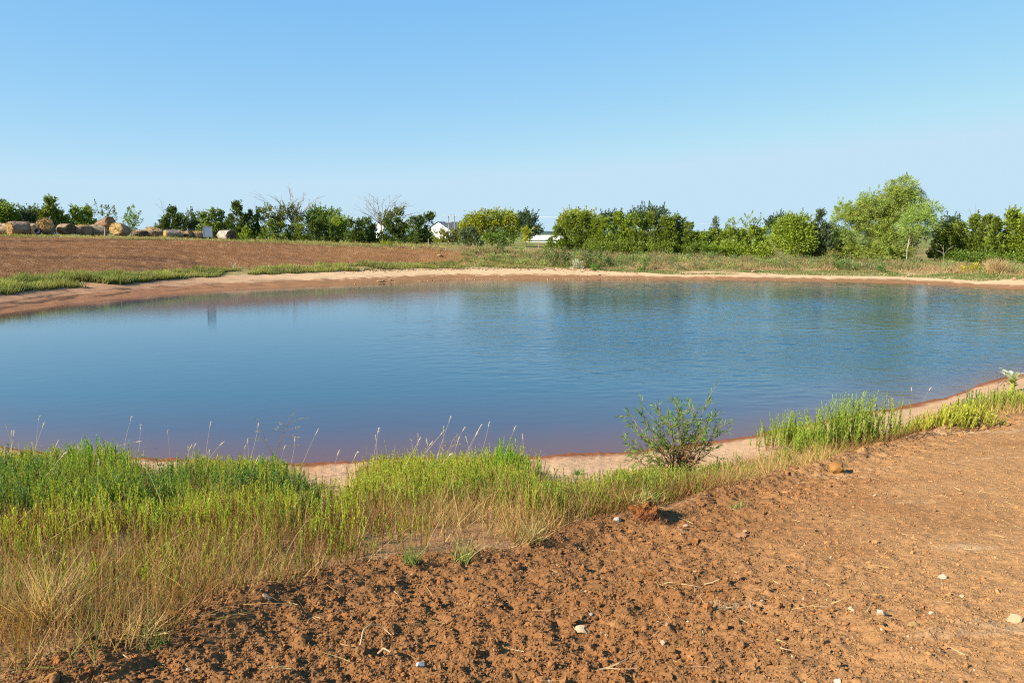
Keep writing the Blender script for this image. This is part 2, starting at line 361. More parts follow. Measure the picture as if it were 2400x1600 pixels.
# ------------------------------------------------------------------ distant hills
ha = np.linspace(-1.2, 1.2, 400); prof = np.array([0, .55, 1, .4, -.2]); rr = np.array([2500, 2800, 3100, 3500, 3900])
hz = 4.0 + 9 * fbm(ha * 6, ha * 0, 4, 3) + 3 * fbm(ha * 90, ha * 0 + 3, 3, 5)
HX = np.sin(ha)[:, None] * rr; HY = np.cos(ha)[:, None] * rr; HZ = hz[:, None] * prof + 0.0
hi = np.arange(HX.size).reshape(HX.shape); hq = np.stack([hi[:-1, :-1], hi[1:, :-1], hi[1:, 1:], hi[:-1, 1:]], -1).reshape(-1, 4)[:, ::-1]
tag(build("hills", np.stack([HX, HY, HZ], -1), hq, matte("far_woods", 1, .05, tex=[(.02, .8, 1.2)]), np.array([.06, .09, .085])), kind="structure")  # blue-green tone stands in for distance haze over the woods

# ------------------------------------------------------------------ leaf / branch geometry
def unit(n, r=rng):
    v = r.normal(size=(n, 3)); return v / np.linalg.norm(v, axis=1, keepdims=True)
def leaves(mb, P, D, length, width, col, r=rng, jit=.25):
    """rhombic leaves at P pointing along D"""
    n = len(P); D = D / np.maximum(np.linalg.norm(D, axis=1, keepdims=True), 1e-6)
    S = np.cross(D, unit(n, r)); S /= np.maximum(np.linalg.norm(S, axis=1, keepdims=True), 1e-6)
    l = np.broadcast_to(length, (n,))[:, None] * r.uniform(.7, 1.3, (n, 1)); wd = np.broadcast_to(width, (n,))[:, None] * r.uniform(.7, 1.3, (n, 1)) * .5
    V = np.stack([P, P + D * l * .5 + S * wd, P + D * l, P + D * l * .5 - S * wd], 1).reshape(-1, 3)
    Q = np.arange(4 * n).reshape(n, 4)
    col = np.asarray(col, float)
    if col.ndim == 1: col = np.tile(col, (n, 1))
    c = col * r.uniform(1 - jit, 1 + jit, (n, 1)) * r.uniform(.93, 1.07, (n, 3))
    mb.add(V, Q, None, np.repeat(c, 4, 0))
def tube(mb, pts, rad, k=5, col=(.2, .15, .1)):
    pts = np.asarray(pts, float); rad = np.asarray(rad, float); n = len(pts)
    d = np.gradient(pts, axis=0); d /= np.maximum(np.linalg.norm(d, axis=1, keepdims=True), 1e-9)
    ref = np.array([0, 0, 1.0]) if abs(d[0][2]) < .9 else np.array([1.0, 0, 0])
    u = np.cross(d, ref); u /= np.maximum(np.linalg.norm(u, axis=1, keepdims=True), 1e-9); v = np.cross(d, u)
    a = np.arange(k) * 2 * math.pi / k
    V = pts[:, None, :] + rad[:, None, None] * (np.cos(a)[None, :, None] * u[:, None, :] + np.sin(a)[None, :, None] * v[:, None, :])
    i = np.arange(n * k).reshape(n, k)
    Q = np.stack([i[:-1], np.roll(i, -1, 1)[:-1], np.roll(i, -1, 1)[1:], i[1:]], -1).reshape(-1, 4)
    V = V.reshape(-1, 3); cap = [list(i[-1][[0, j, j + 1]]) for j in range(1, k - 1)]
    mb.add(V, Q, cap, col)
def strips(mb, B, D, Lb, wid, bend, colr, seg=3, r=rng, tipcol=None):
    """many thin curved blades: base B, direction D, length Lb, width, sideways bend"""
    n = len(B); D = D / np.linalg.norm(D, axis=1, keepdims=True)
    bd = unit(n, r) * np.array([1, 1, .3]); S = np.cross(D, unit(n, r)); S /= np.maximum(np.linalg.norm(S, axis=1, keepdims=True), 1e-6)
    ts = np.linspace(0, 1, seg + 1); rows = []; cols = []
    for tt in ts:
        p = B + D * (Lb * tt)[:, None] + bd * (bend * tt * tt)[:, None]
        wv = S * (wid * (1 - tt * .85) * .5)[:, None]
        rows += [p - wv, p + wv]
        c = colr if tipcol is None else colr * (1 - tt) + tipcol * tt
        cols += [c, c]
    V = np.stack(rows, 1).reshape(-1, 3); Cc = np.stack(cols, 1).reshape(-1, 3); m_ = 2 * (seg + 1)
    Q = np.concatenate([np.arange(n)[:, None] * m_ + np.array([2 * s, 2 * s + 1, 2 * s + 3, 2 * s + 2]) for s in range(seg)])
    mb.add(V, Q, None, Cc)

M_BOARD = matte("painted_board", .95, .05, tex=[(2, .96, 1.03)])
M_ROOF = matte("weathered_roof", .8, .15, tex=[(1.5, .92, 1.06)])
# ------------------------------------------------------------------ trees beyond the pond
def ground_pt(px, r):
    p = at_r(px, 560, r); x, y = p[0], p[1]
    return np.array([x, y, float(gz(np.array([x]), np.array([y]))[0])])
def to_world(px, py, r): return at_r(px, py, r)
PAL = dict(cedar=(.090, .130, .026), cedar2=(.165, .215, .030), bright=(.235, .30, .036), yellow=(.33, .33, .03), olive=(.2, .2, .03), grey=(.125, .165, .080),
           far=(.075, .115, .045), willow=(.27, .36, .085), leafy=(.15, .22, .033), pale=(.24, .30, .08))
def crown(mb, lobes, r, kind, col, n, rg, col2=None):
    """lobes: pixel ellipses (x, y, rx, ry) that give place and size of the crown's boughs"""
    k = r / F; ls = r / 88.0
    for lb in lobes:
        x, y, rx, ry = lb[:4]; rx = rx * (1.16 if x > 1285 else 1.06)
        ca = math.cos(math.atan((x - 1200) / F)); c = to_world(x, y, r + rg.uniform(-.5, .5) * rx * k)
        RX, RZ = rx * k * ca * ca, ry * k * ca; RY = min(max(RX, .5 * RZ), 2.4 * ls)
        m = max(60, int(n * rx * ry / (1000.0 if kind == 'airy' else 24.0)))
        # ragged outline: single sprays stand out of the bough
        ns_ = 7 if kind != 'airy' else 3; us = unit(ns_, rg); us[:, 2] = np.abs(us[:, 2]) + (.35 if kind != 'cedar' else .9); us /= np.linalg.norm(us, axis=1, keepdims=True)
        for s_i in range(ns_):
            if kind == 'cedar': p0 = c + np.array([rg.normal() * .18 * RX, rg.normal() * .18 * RY, RZ * rg.uniform(.35, .85)]); dsp = np.array([rg.normal() * .22, rg.normal() * .2, 1.0])
            else: p0 = c + us[s_i] * np.array([RX, RY, RZ]) * .85; dsp = us[s_i] + np.array([.15, 0, .35])
            lsp = rg.uniform(.25, .72) * ls; tq = rg.uniform(0, 1, (34, 1))
            leaves(mb, p0 + dsp * tq * lsp + rg.normal(size=(34, 3)) * .10 * ls * (1.1 - tq), dsp + unit(34, rg) * .8, .17 * ls, .07 * ls, np.asarray(col) * rg.uniform(.8, 1.25), rg)
        if kind == 'cedar':
            q = 20; nb = max(12, m // q); h = rg.uniform(0, 1, nb) ** 1.25; a = rg.uniform(0, 2 * math.pi, nb)
            env = (1 - h) ** .95 * (.66 + .6 * vn(a * 1.3 + x, h * 6 + x, 3)) + .05
            rad = rg.uniform(.3, 1, nb) ** .6 * env
            P = c + np.stack([np.cos(a) * rad * RX, np.sin(a) * rad * RY, (h * 2 - 1) * RZ], 1)
            out = np.stack([np.cos(a), np.sin(a), rg.uniform(.4, 1.3, nb)], 1)
            tt = rg.uniform(-.3, 1, (nb * q, 1)); ln = np.repeat(rg.uniform(.25, .75, (nb, 1)), q, 0) * ls
            Pl = np.repeat(P, q, 0) + np.repeat(out, q, 0) * tt * ln * .55 + rg.normal(size=(nb * q, 3)) * .085 * ls * (1.15 - .6 * tt); D = np.repeat(out, q, 0) + unit(nb * q, rg) * .7
            leaves(mb, Pl, D,   .24 * ls, .095 * ls, np.repeat(np.asarray(col) * rg.uniform(.65, 1.3, (nb, 1)), q, 0), rg)
        elif kind in ('round', 'bush'):
            nb = max(10, m // 20); u = unit(nb, rg); s_ = rg.uniform(.35, 1, nb) ** .5 * (.80 + .35 * vn(u[:, 0] * 3 + x, u[:, 2] * 3 + u[:, 1] * 2, 5))
            P = c + u * s_[:, None] * np.array([RX, RY, RZ])
            q = 20; sg = .13 * ls + .06 * RX; Pl = np.repeat(P, q, 0) + rg.normal(size=(nb * q, 3)) * sg
            D = np.repeat(u, q, 0) + unit(nb * q, rg) * .9 + np.array([0, 0, .15])
            cc = np.repeat(np.asarray(col) * rg.uniform(.7, 1.3, (nb, 1)), q, 0)
            if col2 is not None: cc = lerp(cc, np.asarray(col2), np.repeat(rg.uniform(0, 1, (nb, 1)) ** 2, q, 0))
            leaves(mb, Pl, D, .20 * ls, .135 * ls, cc, rg)
        elif kind == 'willow':
            nb = max(10, m // 13); u = unit(nb, rg); s_ = rg.uniform(.2, 1.15, nb) ** .55 * (.62 + .72 * vn(u[:, 0] * 3.5 + x, u[:, 2] * 3.5 + y, 5))
            P = c + u * s_[:, None] * np.array([RX, RY, RZ]); okp = vn(P[:, 0] * 1.1, P[:, 2] * 1.1, 63) > .21; P, u = P[okp], u[okp]; nb = len(P)
            q = 26; tt = rg.uniform(0, 1, (nb * q, 1)); dirn = np.repeat(u * np.array([1, 1, .4]) + np.array([.35, 0, .25]), q, 0)
            Pl = np.repeat(P, q, 0) + dirn * tt * .7 - np.array([0, 0, .45]) * tt ** 2 + rg.normal(size=(nb * q, 3)) * .09
            D = dirn + np.array([0, 0, -.5]) * tt + unit(nb * q, rg) * .55
            cc = np.repeat(np.asarray(col) * rg.uniform(.7, 1.3, (nb, 1)), q, 0)
            if col2 is not None: cc = lerp(cc, np.asarray(col2), np.repeat(rg.uniform(0, 1, (nb, 1)) ** 2, q, 0))
            leaves(mb, Pl, D, .21, .048, cc, rg)
        elif kind == 'airy':
            nb = max(6, m // 30); u = unit(nb, rg); s_ = rg.uniform(.1, 1, nb) ** .5
            P = c + u * s_[:, None] * np.array([RX, RY, RZ])
            q = 9; Pl = np.repeat(P, q, 0) + rg.normal(size=(nb * q, 3)) * .10 * ls
            leaves(mb, Pl, unit(nb * q, rg), .16 * ls, .11 * ls, np.repeat(np.asarray(col) * rg.uniform(.7, 1.3, (nb, 1)), q, 0), rg)
def limbs(mb, base, tops, r0, rg, col, wig=.12, twigs=0, depth=0):
    for tp in tops:
        d = tp - base; ln = np.linalg.norm(d); n = 7; tt = np.linspace(0, 1, n)
        pts = base + d * tt[:, None] + np.cumsum(rg.normal(size=(n, 3)) * wig * ln / n, 0) * tt[:, None]
        pts[:, 2] += ln * .08 * np.sin(tt * math.pi)
        tube(mb, pts, np.maximum(r0 * (1 - .85 * tt), .008), 4 if depth else 5, col)
        if twigs:
            for _ in range(twigs):
                i = rg.integers(2, n - 1); q = pts[i]
                dd = d / ln * rg.uniform(.18, .42) * ln + unit(1, rg)[0] * .22 * ln; dd[2] = abs(dd[2]) * .8
                limbs(mb, q, [q + dd], max(r0 * .4, .012), rg, col, wig, max(0, twigs - 2) if depth < 2 else 0, depth + 1)
TREES = "trees and shrubs beyond the pond"
def tree(name, label, base_px, r, lobes, kind, col, n=62, cat="tree", trunk=.07, col2=None, seed=0, bark=(.16, .12, .08), group=TREES, stems=None, crown_name="crown"):
    if base_px < 1015: r = r * 1.6; trunk = trunk * 1.5
    rg = np.random.default_rng(seed * 7919 + 11)
    b = ground_pt(base_px, r)
    e = empty(name, b, label, cat, group)
    mb = MB(); col = PAL[col] if isinstance(col, str) else col; col2 = PAL.get(col2, None) if isinstance(col2, str) else col2
    crown(mb, lobes, r, kind, col, n, rg, col2)
    cobj = mb.build(crown_name, M_NEEDLE if kind == 'cedar' else M_LEAF, None); 
    tb = MB()
    tops = []
    for lb in lobes[:6]:
        tops.append(to_world(lb[0], lb[1] - (lb[3] * (.9 if kind == 'cedar' else .35)), r))
    if kind == 'cedar':
        limbs(tb, b - np.array([0, 0, .1]), tops, trunk, rg, bark, .03, 2, 1)
    else:
        fork = b + np.array([0, 0, max(.3, .3 * (max(t_[2] for t_ in tops) - b[2]))])
        tube(tb, [b - np.array([0, 0, .15]), (b + fork) / 2, fork], [trunk * 1.2, trunk, trunk * .8], 6, bark)
        limbs(tb, fork, tops, trunk * .7, rg, bark, .10, 2, 1)
    tobj = tb.build("trunk", M_BARK)
    for o_ in (cobj, tobj):
        o_.parent = e; o_.matrix_parent_inverse = Matrix.Translation(-Vector(b))
    return e
def bare_tree(name, label, base_px, base_r, tops, r0, seed, tw=4, leafl=None, col=(.30, .27, .24), lcol=(.16, .17, .03), group=TREES, by=None):
    if base_px < 1015: base_r = base_r * 1.6; r0 = r0 * 1.5
    rg = np.random.default_rng(seed * 131 + 5); b = ground_pt(base_px, base_r)
    e = empty(name, b, label, "tree", group)
    fork = b + np.array([0, 0, 1.0]) if by is None else to_world(base_px, by, base_r)
    tb = MB(); tube(tb, [b - np.array([0, 0, .15]), (b + fork) / 2 + .03, fork], [r0 * 1.25, r0 * 1.05, r0], 6, col)
    limbs(tb, fork, [to_world(x, y, base_r + rg.uniform(-1.2, 1.2)) for x, y in tops], r0 * .62, rg, col, .16, tw, 0)
    o_ = tb.build("branches", M_BARK); o_.parent = e; o_.matrix_parent_inverse = Matrix.Translation(-Vector(b))
    if leafl:
        mb = MB(); crown(mb, leafl, base_r, 'round', lcol, 45, rg)
        o_ = mb.build("leaves", M_LEAF); o_.parent = e; o_.matrix_parent_inverse = Matrix.Translation(-Vector(b))
    return e

T = tree
# far left, behind the bales
T("broadleaf_tree", "dense dark green tree at the picture's left edge behind the bales", 10, 97, [(8, 505, 30, 26), (-8, 496, 24, 20), (24, 512, 14, 22), (12, 535, 32, 18)], 'round', 'leafy', seed=1)
T("shrub", "low loose yellowish shrub between the left edge tree and the tall forked cedar", 68, 98, [(52, 512, 13, 16), (70, 508, 14, 16), (90, 508, 12, 18), (70, 530, 34, 14)], 'bush', 'grey', cat="shrub", trunk=.03, seed=2)
T("cedar", "cedar with a tall open forked tip behind the tilted bale", 122, 97, [(118, 512, 22, 28), (112, 487, 8, 19), (124, 490, 7, 17), (138, 522, 22, 22), (152, 530, 12, 18), (104, 520, 14, 20)], 'cedar', 'cedar2', trunk=.06, seed=3)
T("shrub", "bushy light green shrub behind the pancake shaped bale", 190, 97, [(176, 512, 12, 20), (200, 510, 16, 20), (188, 528, 30, 18), (214, 520, 10, 18)], 'cedar', 'bright', cat="shrub", trunk=.04, seed=4)
T("sapling", "thin sparse leaved tree standing behind the bale on top of the pile", 244, 99, [(232, 500, 13, 13), (252, 503, 15, 15), (266, 512, 9, 16), (240, 520, 24, 16)], 'airy', 'grey', n=130, trunk=.03, seed=5)
T("small_tree", "small lone airy tree with a visible stem and open sky on both sides", 309, 98, [(300, 508, 11, 9), (316, 506, 12, 9), (324, 518, 9, 10), (296, 518, 9, 9), (311, 524, 14, 10), (322, 536, 13, 9), (306, 540, 12, 10)], 'airy', 'leafy', n=260, trunk=.05, seed=6)
bare_tree("dead_tree", "leafless grey branches showing above the dark cedar left of the white board", 402, 98, [(380, 481), (392, 480), (412, 487), (428, 484), (386, 500), (374, 498)], .05, 3, 4)
T("cedar", "dark pointed cedar in front of the leafless branches left of the white board", 402, 94, [(405, 520, 17, 30), (385, 535, 22, 20), (420, 530, 14, 22), (372, 545, 14, 12)], 'cedar', 'cedar', trunk=.06, seed=7)
bare_tree("dead_tree", "second leafless twiggy tree nearest to the white board", 448, 98, [(436, 492), (455, 498), (473, 490), (466, 500), (444, 496)], .035, 4, 3)
T("shrub", "grey green soft shrub between the dark pointed cedar and the white board", 446, 95, [(446, 518, 13, 17), (440, 536, 18, 16), (460, 532, 12, 16)], 'bush', 'grey', cat="shrub", trunk=.03, seed=8)
T("cedar", "bushy cedar clump right behind the white board", 492, 93, [(478, 528, 18, 26), (500, 522, 16, 26), (517, 520, 12, 24), (490, 544, 32, 16), (520, 544, 18, 18)], 'cedar', 'cedar2', trunk=.06, seed=9)
T("cedar", "tallest pointed cedar of the left row above the lone bale", 556, 92, [(556, 513, 20, 34), (556, 493, 7, 14), (540, 536, 20, 24), (574, 532, 18, 26), (556, 552, 34, 14)], 'cedar', 'cedar', trunk=.07, seed=10)
T("cedar", "broad dark cedar between the tallest pointed cedar and the ivy grown dead tree", 598, 92, [(590, 525, 18, 28), (606, 522, 16, 28), (600, 550, 30, 18)], 'cedar', 'cedar', trunk=.06, seed=11)
T("shrub", "little light green sapling in the grass right of the lone bale", 574, 84, [(574, 550, 9, 12), (584, 554, 8, 9)], 'cedar', 'bright', cat="shrub", trunk=.02, seed=12)
bare_tree("dead_tree", "dead tree with wide bare limbs and patches of ivy", 690, 92, [(617, 475), (641, 462), (652, 468), (676, 462), (690, 456), (702, 458), (716, 462), (743, 468), (730, 480), (664, 478)], .11, 1, 5,
          [(629, 500, 12, 10), (636, 520, 12, 14), (655, 508, 9, 12), (668, 500, 10, 10), (688, 500, 7, 14), (700, 520, 12, 14), (650, 524, 9, 9)], by=530)
T("broadleaf_tree", "round green leafy tree right of the ivy grown dead tree", 750, 93, [(735, 510, 20, 16), (752, 506, 18, 14), (783, 512, 15, 18), (765, 520, 26, 16), (740, 530, 22, 16)], 'round', 'leafy', trunk=.08, seed=13)
T("cedar", "low spreading cedar at the foot of the ivy grown dead tree", 650, 88, [(632, 545, 22, 22), (660, 545, 24, 20), (690, 548, 20, 20), (706, 550, 14, 18)], 'cedar', 'cedar2', trunk=.05, seed=14)
T("cedar", "rounded dark cedar below the round green leafy tree", 752, 88, [(735, 545, 18, 22), (756, 545, 20, 24), (775, 548, 14, 20)], 'cedar', 'cedar', trunk=.05, seed=15)
T("shrub", "tall light green shrub left of the dark blocky cedars", 793, 89, [(790, 530, 16, 22), (802, 536, 13, 22), (792, 552, 22, 16)], 'bush', 'bright', cat="shrub", trunk=.04, seed=16)
bare_tree("dead_tree", "thin bare twigs rising between the light green shrub and the dark blocky cedar", 815, 92, [(802, 500), (812, 494), (820, 490), (824, 504)], .022, 6, 3)
T("cedar", "dark blocky cedar left of the big bare tree", 836, 87, [(826, 542, 16, 24), (846, 542, 18, 24), (838, 556, 26, 16)], 'cedar', 'cedar', trunk=.05, seed=17)
bare_tree("dead_tree", "big leafless tree with a fan of fine bare branches", 893, 93, [(849, 480), (858, 468), (868, 462), (884, 466), (905, 463), (918, 468), (930, 472), (948, 478), (952, 488), (938, 494), (850, 500), (970, 512)], .10, 2, 5,
          [(900, 512, 12, 8), (925, 505, 12, 7), (935, 498, 6, 5)], by=528)
T("cedar", "small pointed cedar at the left foot of the big bare tree", 866, 88, [(862, 540, 12, 26), (876, 550, 18, 20), (862, 558, 22, 14)], 'cedar', 'cedar', trunk=.04, seed=18)
T("cedar", "wide dark cedar in front of the big bare tree", 922, 87, [(910, 542, 20, 24), (932, 538, 18, 26), (950, 546, 16, 22), (925, 556, 36, 16)], 'cedar', 'cedar', trunk=.05, seed=19)
T("cedar", "dark wind swept cedar leaning right beside the white barn", 976, 86, [(970, 542, 20, 28), (988, 532, 14, 22), (1000, 516, 11, 8), (1010, 512, 7, 6), (980, 556, 26, 14), (1002, 556, 14, 14)], 'cedar', 'cedar', trunk=.06, seed=20)
T("shrub", "small dark bush under the white barn beside the wind swept cedar", 1014, 86, [(1012, 562, 11, 9)], 'bush', 'cedar2', cat="shrub", trunk=.02, seed=21)
T("shrub", "low yellow green hedge like brush in front of the white barn", 1050, 112, [(1030, 556, 12, 9), (1046, 555, 12, 9), (1062, 557, 13, 9), (1074, 555, 9, 7)], 'bush', 'olive', cat="shrub", trunk=.03, seed=22)
T("broadleaf_tree", "wide yellow green rounded tree right of the white barn", 1152, 112, [(1112, 525, 26, 22), (1146, 512, 30, 16), (1180, 512, 26, 15), (1196, 528, 18, 22), (1130, 538, 28, 16), (1165, 535, 26, 16), (1096, 540, 20, 22), (1205, 545, 12, 12)], 'round', 'yellow', trunk=.14, col2='leafy', n=74, seed=23)
T("cedar", "grey green low cedar at the left foot of the wide yellow green tree", 1098, 96, [(1084, 560, 16, 20), (1102, 558, 18, 18), (1118, 562, 12, 14)], 'cedar', 'grey', trunk=.04, seed=24)
T("shrub", "bright green low brush under the wide yellow green tree", 1168, 100, [(1148, 562, 14, 12), (1168, 558, 13, 12), (1188, 562, 13, 12)], 'bush', 'leafy', cat="shrub", trunk=.03, seed=25)
T("broadleaf_tree", "dark green tree looking out behind the wide yellow green tree", 1232, 150, [(1230, 520, 24, 18), (1244, 510, 12, 10), (1236, 540, 28, 14), (1256, 540, 14, 7), (1218, 515, 12, 10)], 'round', 'far', trunk=.14, seed=26)
T("sapling", "little yellow green sapling beside the long white roof", 1233, 118, [(1232, 546, 9, 8), (1236, 556, 7, 8)], 'bush', 'yellow', trunk=.03, seed=27)
T("broadleaf_tree", "round topped yellow green tree at the left end of the right hand thicket", 1352, 98, [(1345, 512, 26, 17), (1376, 515, 22, 17), (1325, 525, 16, 18), (1358, 535, 34, 20)], 'round', 'yellow', trunk=.12, col2='leafy', n=74, seed=28)
T("cedar", "sloping green cedar mass below the round topped yellow green tree", 1340, 85, [(1310, 560, 24, 28), (1340, 545, 26, 40), (1370, 545, 26, 40), (1388, 560, 18, 30)], 'cedar', 'cedar2', trunk=.07, n=80, seed=29)
T("broadleaf_tree", "dark distant tree right of the round topped yellow green tree", 1430, 150, [(1424, 512, 14, 9), (1450, 511, 16, 8), (1432, 522, 30, 10), (1408, 528, 16, 9)], 'round', 'far', trunk=.12, seed=30)
T("broadleaf_tree", "dark distant tree with a wide flat domed crown", 1520, 150, [(1518, 496, 30, 9), (1545, 503, 20, 12), (1494, 510, 18, 10), (1520, 515, 34, 10)], 'round', 'far', trunk=.16, seed=31)
T("cedar", "light tipped green cedar left of the broad central cedar", 1432, 84, [(1418, 550, 22, 36), (1448, 542, 22, 42), (1462, 555, 18, 34), (1404, 565, 18, 24), (1398, 552, 22, 38), (1474, 550, 22, 42)], 'cedar', 'bright', trunk=.07, n=80, seed=32)
T("cedar", "broad central cedar of the thicket below the flat domed tree", 1526, 83, [(1495, 550, 22, 40), (1525, 545, 30, 44), (1556, 552, 24, 40), (1578, 565, 18, 28)], 'cedar', 'cedar2', trunk=.08, n=80, seed=33)
T("cedar", "feathery cedar with loose leaning tips right of the broad central cedar", 1602, 83, [(1584, 535, 9, 28), (1598, 555, 20, 38), (1616, 560, 18, 34), (1630, 572, 12, 24), (1570, 553, 20, 40)], 'cedar', 'cedar2', trunk=.06, n=70, seed=34)
T("shrub", "low green bush in the dip right of the feathery cedar", 1660, 83, [(1645, 572, 16, 22), (1668, 568, 16, 26)], 'cedar', 'bright', cat="shrub", trunk=.04, seed=35)
T("cedar", "thin single spire rising from the low scrub", 1674, 84, [(1674, 540, 8, 26), (1680, 560, 10, 18)], 'cedar', 'grey', n=50, trunk=.03, seed=36)
T("shrub", "mounded green scrub between the thin spire and the first airy sapling", 1702, 83, [(1694, 572, 20, 28), (1716, 568, 18, 30)], 'cedar', 'bright', cat="shrub", trunk=.04, seed=37)
T("sapling", "first airy sapling standing out of the scrub left of the willow", 1714, 85, [(1706, 530, 9, 10), (1722, 526, 9, 8), (1716, 542, 13, 10)], 'airy', 'pale', n=260, trunk=.03, seed=38)
T("sapling", "taller airy sapling right of the first one above the scrub", 1754, 85, [(1746, 530, 9, 10), (1758, 518, 9, 8), (1778, 528, 9, 9), (1764, 538, 14, 10)], 'airy', 'pale', n=260, trunk=.03, seed=39)
T("shrub", "mounded scrub under the taller airy sapling", 1755, 83, [(1738, 570, 20, 28), (1764, 566, 20, 32), (1786, 570, 18, 30)], 'cedar', 'bright', cat="shrub", trunk=.04, seed=40)
T("broadleaf_tree", "dark rounded distant tree left behind the bright green bushy tree", 1826, 140, [(1824, 522, 20, 15), (1812, 532, 14, 12), (1838, 532, 14, 14)], 'round', 'far', trunk=.12, seed=41)
T("broadleaf_tree", "bright green bushy tree left of the willow", 1860, 82, [(1852, 530, 28, 24), (1880, 528, 22, 22), (1835, 555, 26, 30), (1870, 565, 34, 36), (1895, 560, 18, 34)], 'round', 'bright', trunk=.09, n=70, seed=42)
T("cedar", "grey green feathery cedar squeezed between the bright bushy tree and the willow", 1924, 82, [(1922, 530, 16, 34), (1908, 560, 16, 30), (1934, 562, 16, 34), (1920, 585, 22, 18)], 'cedar', 'grey', trunk=.06, n=80, seed=43)
T("willow", "tall willow with a ragged light green crown leaning right", 2052, 84,
  [(2116, 440, 26, 22), (2090, 462, 28, 20), (2125, 468, 26, 18), (2050, 480, 34, 26), (2010, 490, 24, 22), (1976, 495, 16, 16), (2095, 500, 36, 22), (2050, 520, 42, 26), (1990, 530, 34, 26), (2100, 535, 36, 24), (1975, 562, 30, 26), (2030, 565, 40, 30), (2085, 575, 40, 30), (2000, 592, 40, 20), (2060, 598, 46, 18)],
  'willow', 'willow', n=95, trunk=.13, col2=(.30, .30, .05), seed=44, bark=(.33, .28, .20))
T("willow", "smaller pale stemmed willow under the right side of the tall willow", 2128, 81, [(2150, 500, 24, 15), (2178, 490, 14, 9), (2140, 525, 26, 20), (2165, 520, 20, 18)], 'willow', 'willow', n=85, trunk=.045, seed=45, bark=(.36, .31, .24))
T("dead_shrub", "grey brown dead brush right of the pale willow stem", 2160, 83, [(2150, 580, 18, 24), (2175, 572, 16, 26), (2160, 560, 20, 14)], 'airy', (.20, .15, .11), n=420, cat="shrub", trunk=.03, seed=46)
T("broadleaf_tree", "dark rounded tree in the gap right of the willow", 2226, 118, [(2228, 522, 13, 9), (2210, 535, 14, 10), (2244, 532, 14, 10), (2226, 545, 26, 14)], 'round', 'far', trunk=.10, seed=47)
T("cedar", "dark shaded cedar low beside the dead brush", 2205, 87, [(2200, 575, 18, 32), (2222, 570, 20, 38), (2240, 575, 20, 38)], 'cedar', 'cedar2', trunk=.06, n=80, seed=48)
T("cedar", "green cedar with a thin upright tip left of the two right edge cedars", 2272, 85, [(2250, 570, 22, 44), (2284, 550, 20, 40), (2288, 522, 6, 14), (2276, 590, 32, 26)], 'cedar', 'cedar2', trunk=.07, n=80, seed=49)
T("cedar", "dense green cedar second from the right edge", 2322, 84, [(2310, 555, 24, 46), (2334, 560, 22, 44), (2322, 592, 34, 26)], 'cedar', 'cedar2', trunk=.07, n=80, seed=50)
T("cedar", "tall green cedar with a spiky leader at the right edge", 2378, 84, [(2370, 515, 9, 22), (2376, 545, 28, 46), (2404, 555, 24, 46), (2380, 592, 38, 28)], 'cedar', 'bright', trunk=.08, n=80, seed=51)
T("cedar", "cedar mostly cut off by the picture's right edge", 2440, 83, [(2436, 545, 26, 50), (2460, 560, 24, 46)], 'cedar', 'cedar2', trunk=.08, n=60, seed=52)
T("shrub", "low green scrub filling the foot of the feathery cedar and the low green bush", 1630, 82, [(1610, 584, 24, 14), (1640, 586, 24, 14), (1668, 588, 20, 14)], 'bush', 'leafy', cat="shrub", trunk=.03, seed=60)
T("shrub", "low bright scrub filling the foot of the sapling thicket", 1730, 82, [(1690, 590, 24, 14), (1722, 590, 26, 14), (1756, 592, 26, 14), (1790, 594, 22, 14)], 'bush', 'bright', cat="shrub", trunk=.03, seed=61)
T("shrub", "low dark scrub under the light tipped and broad central cedars", 1470, 82, [(1400, 580, 22, 14), (1440, 582, 26, 14), (1482, 584, 26, 14), (1520, 586, 26, 14), (1556, 586, 24, 14)], 'bush', 'cedar2', cat="shrub", trunk=.03, seed=62)
T("shrub", "low brushy growth between the bright bushy tree and the willow", 1930, 82, [(1880, 598, 24, 14), (1915, 600, 24, 14), (1950, 602, 24, 16)], 'bush', 'olive', cat="shrub", trunk=.03, seed=63)
T("shrub", "green undergrowth along the foot of the right edge cedars", 2330, 82, [(2235, 606, 26, 14), (2275, 610, 26, 14), (2315, 612, 26, 14), (2360, 614, 28, 14), (2400, 616, 26, 14)], 'bush', 'leafy', cat="shrub", trunk=.03, seed=64)
bare_tree("dead_sapling", "bare pale forked stem in front of the dark cedar right of the willow", 2215, 80, [(2208, 572), (2232, 578), (2198, 590)], .016, 8, 2, col=(.34, .29, .23))

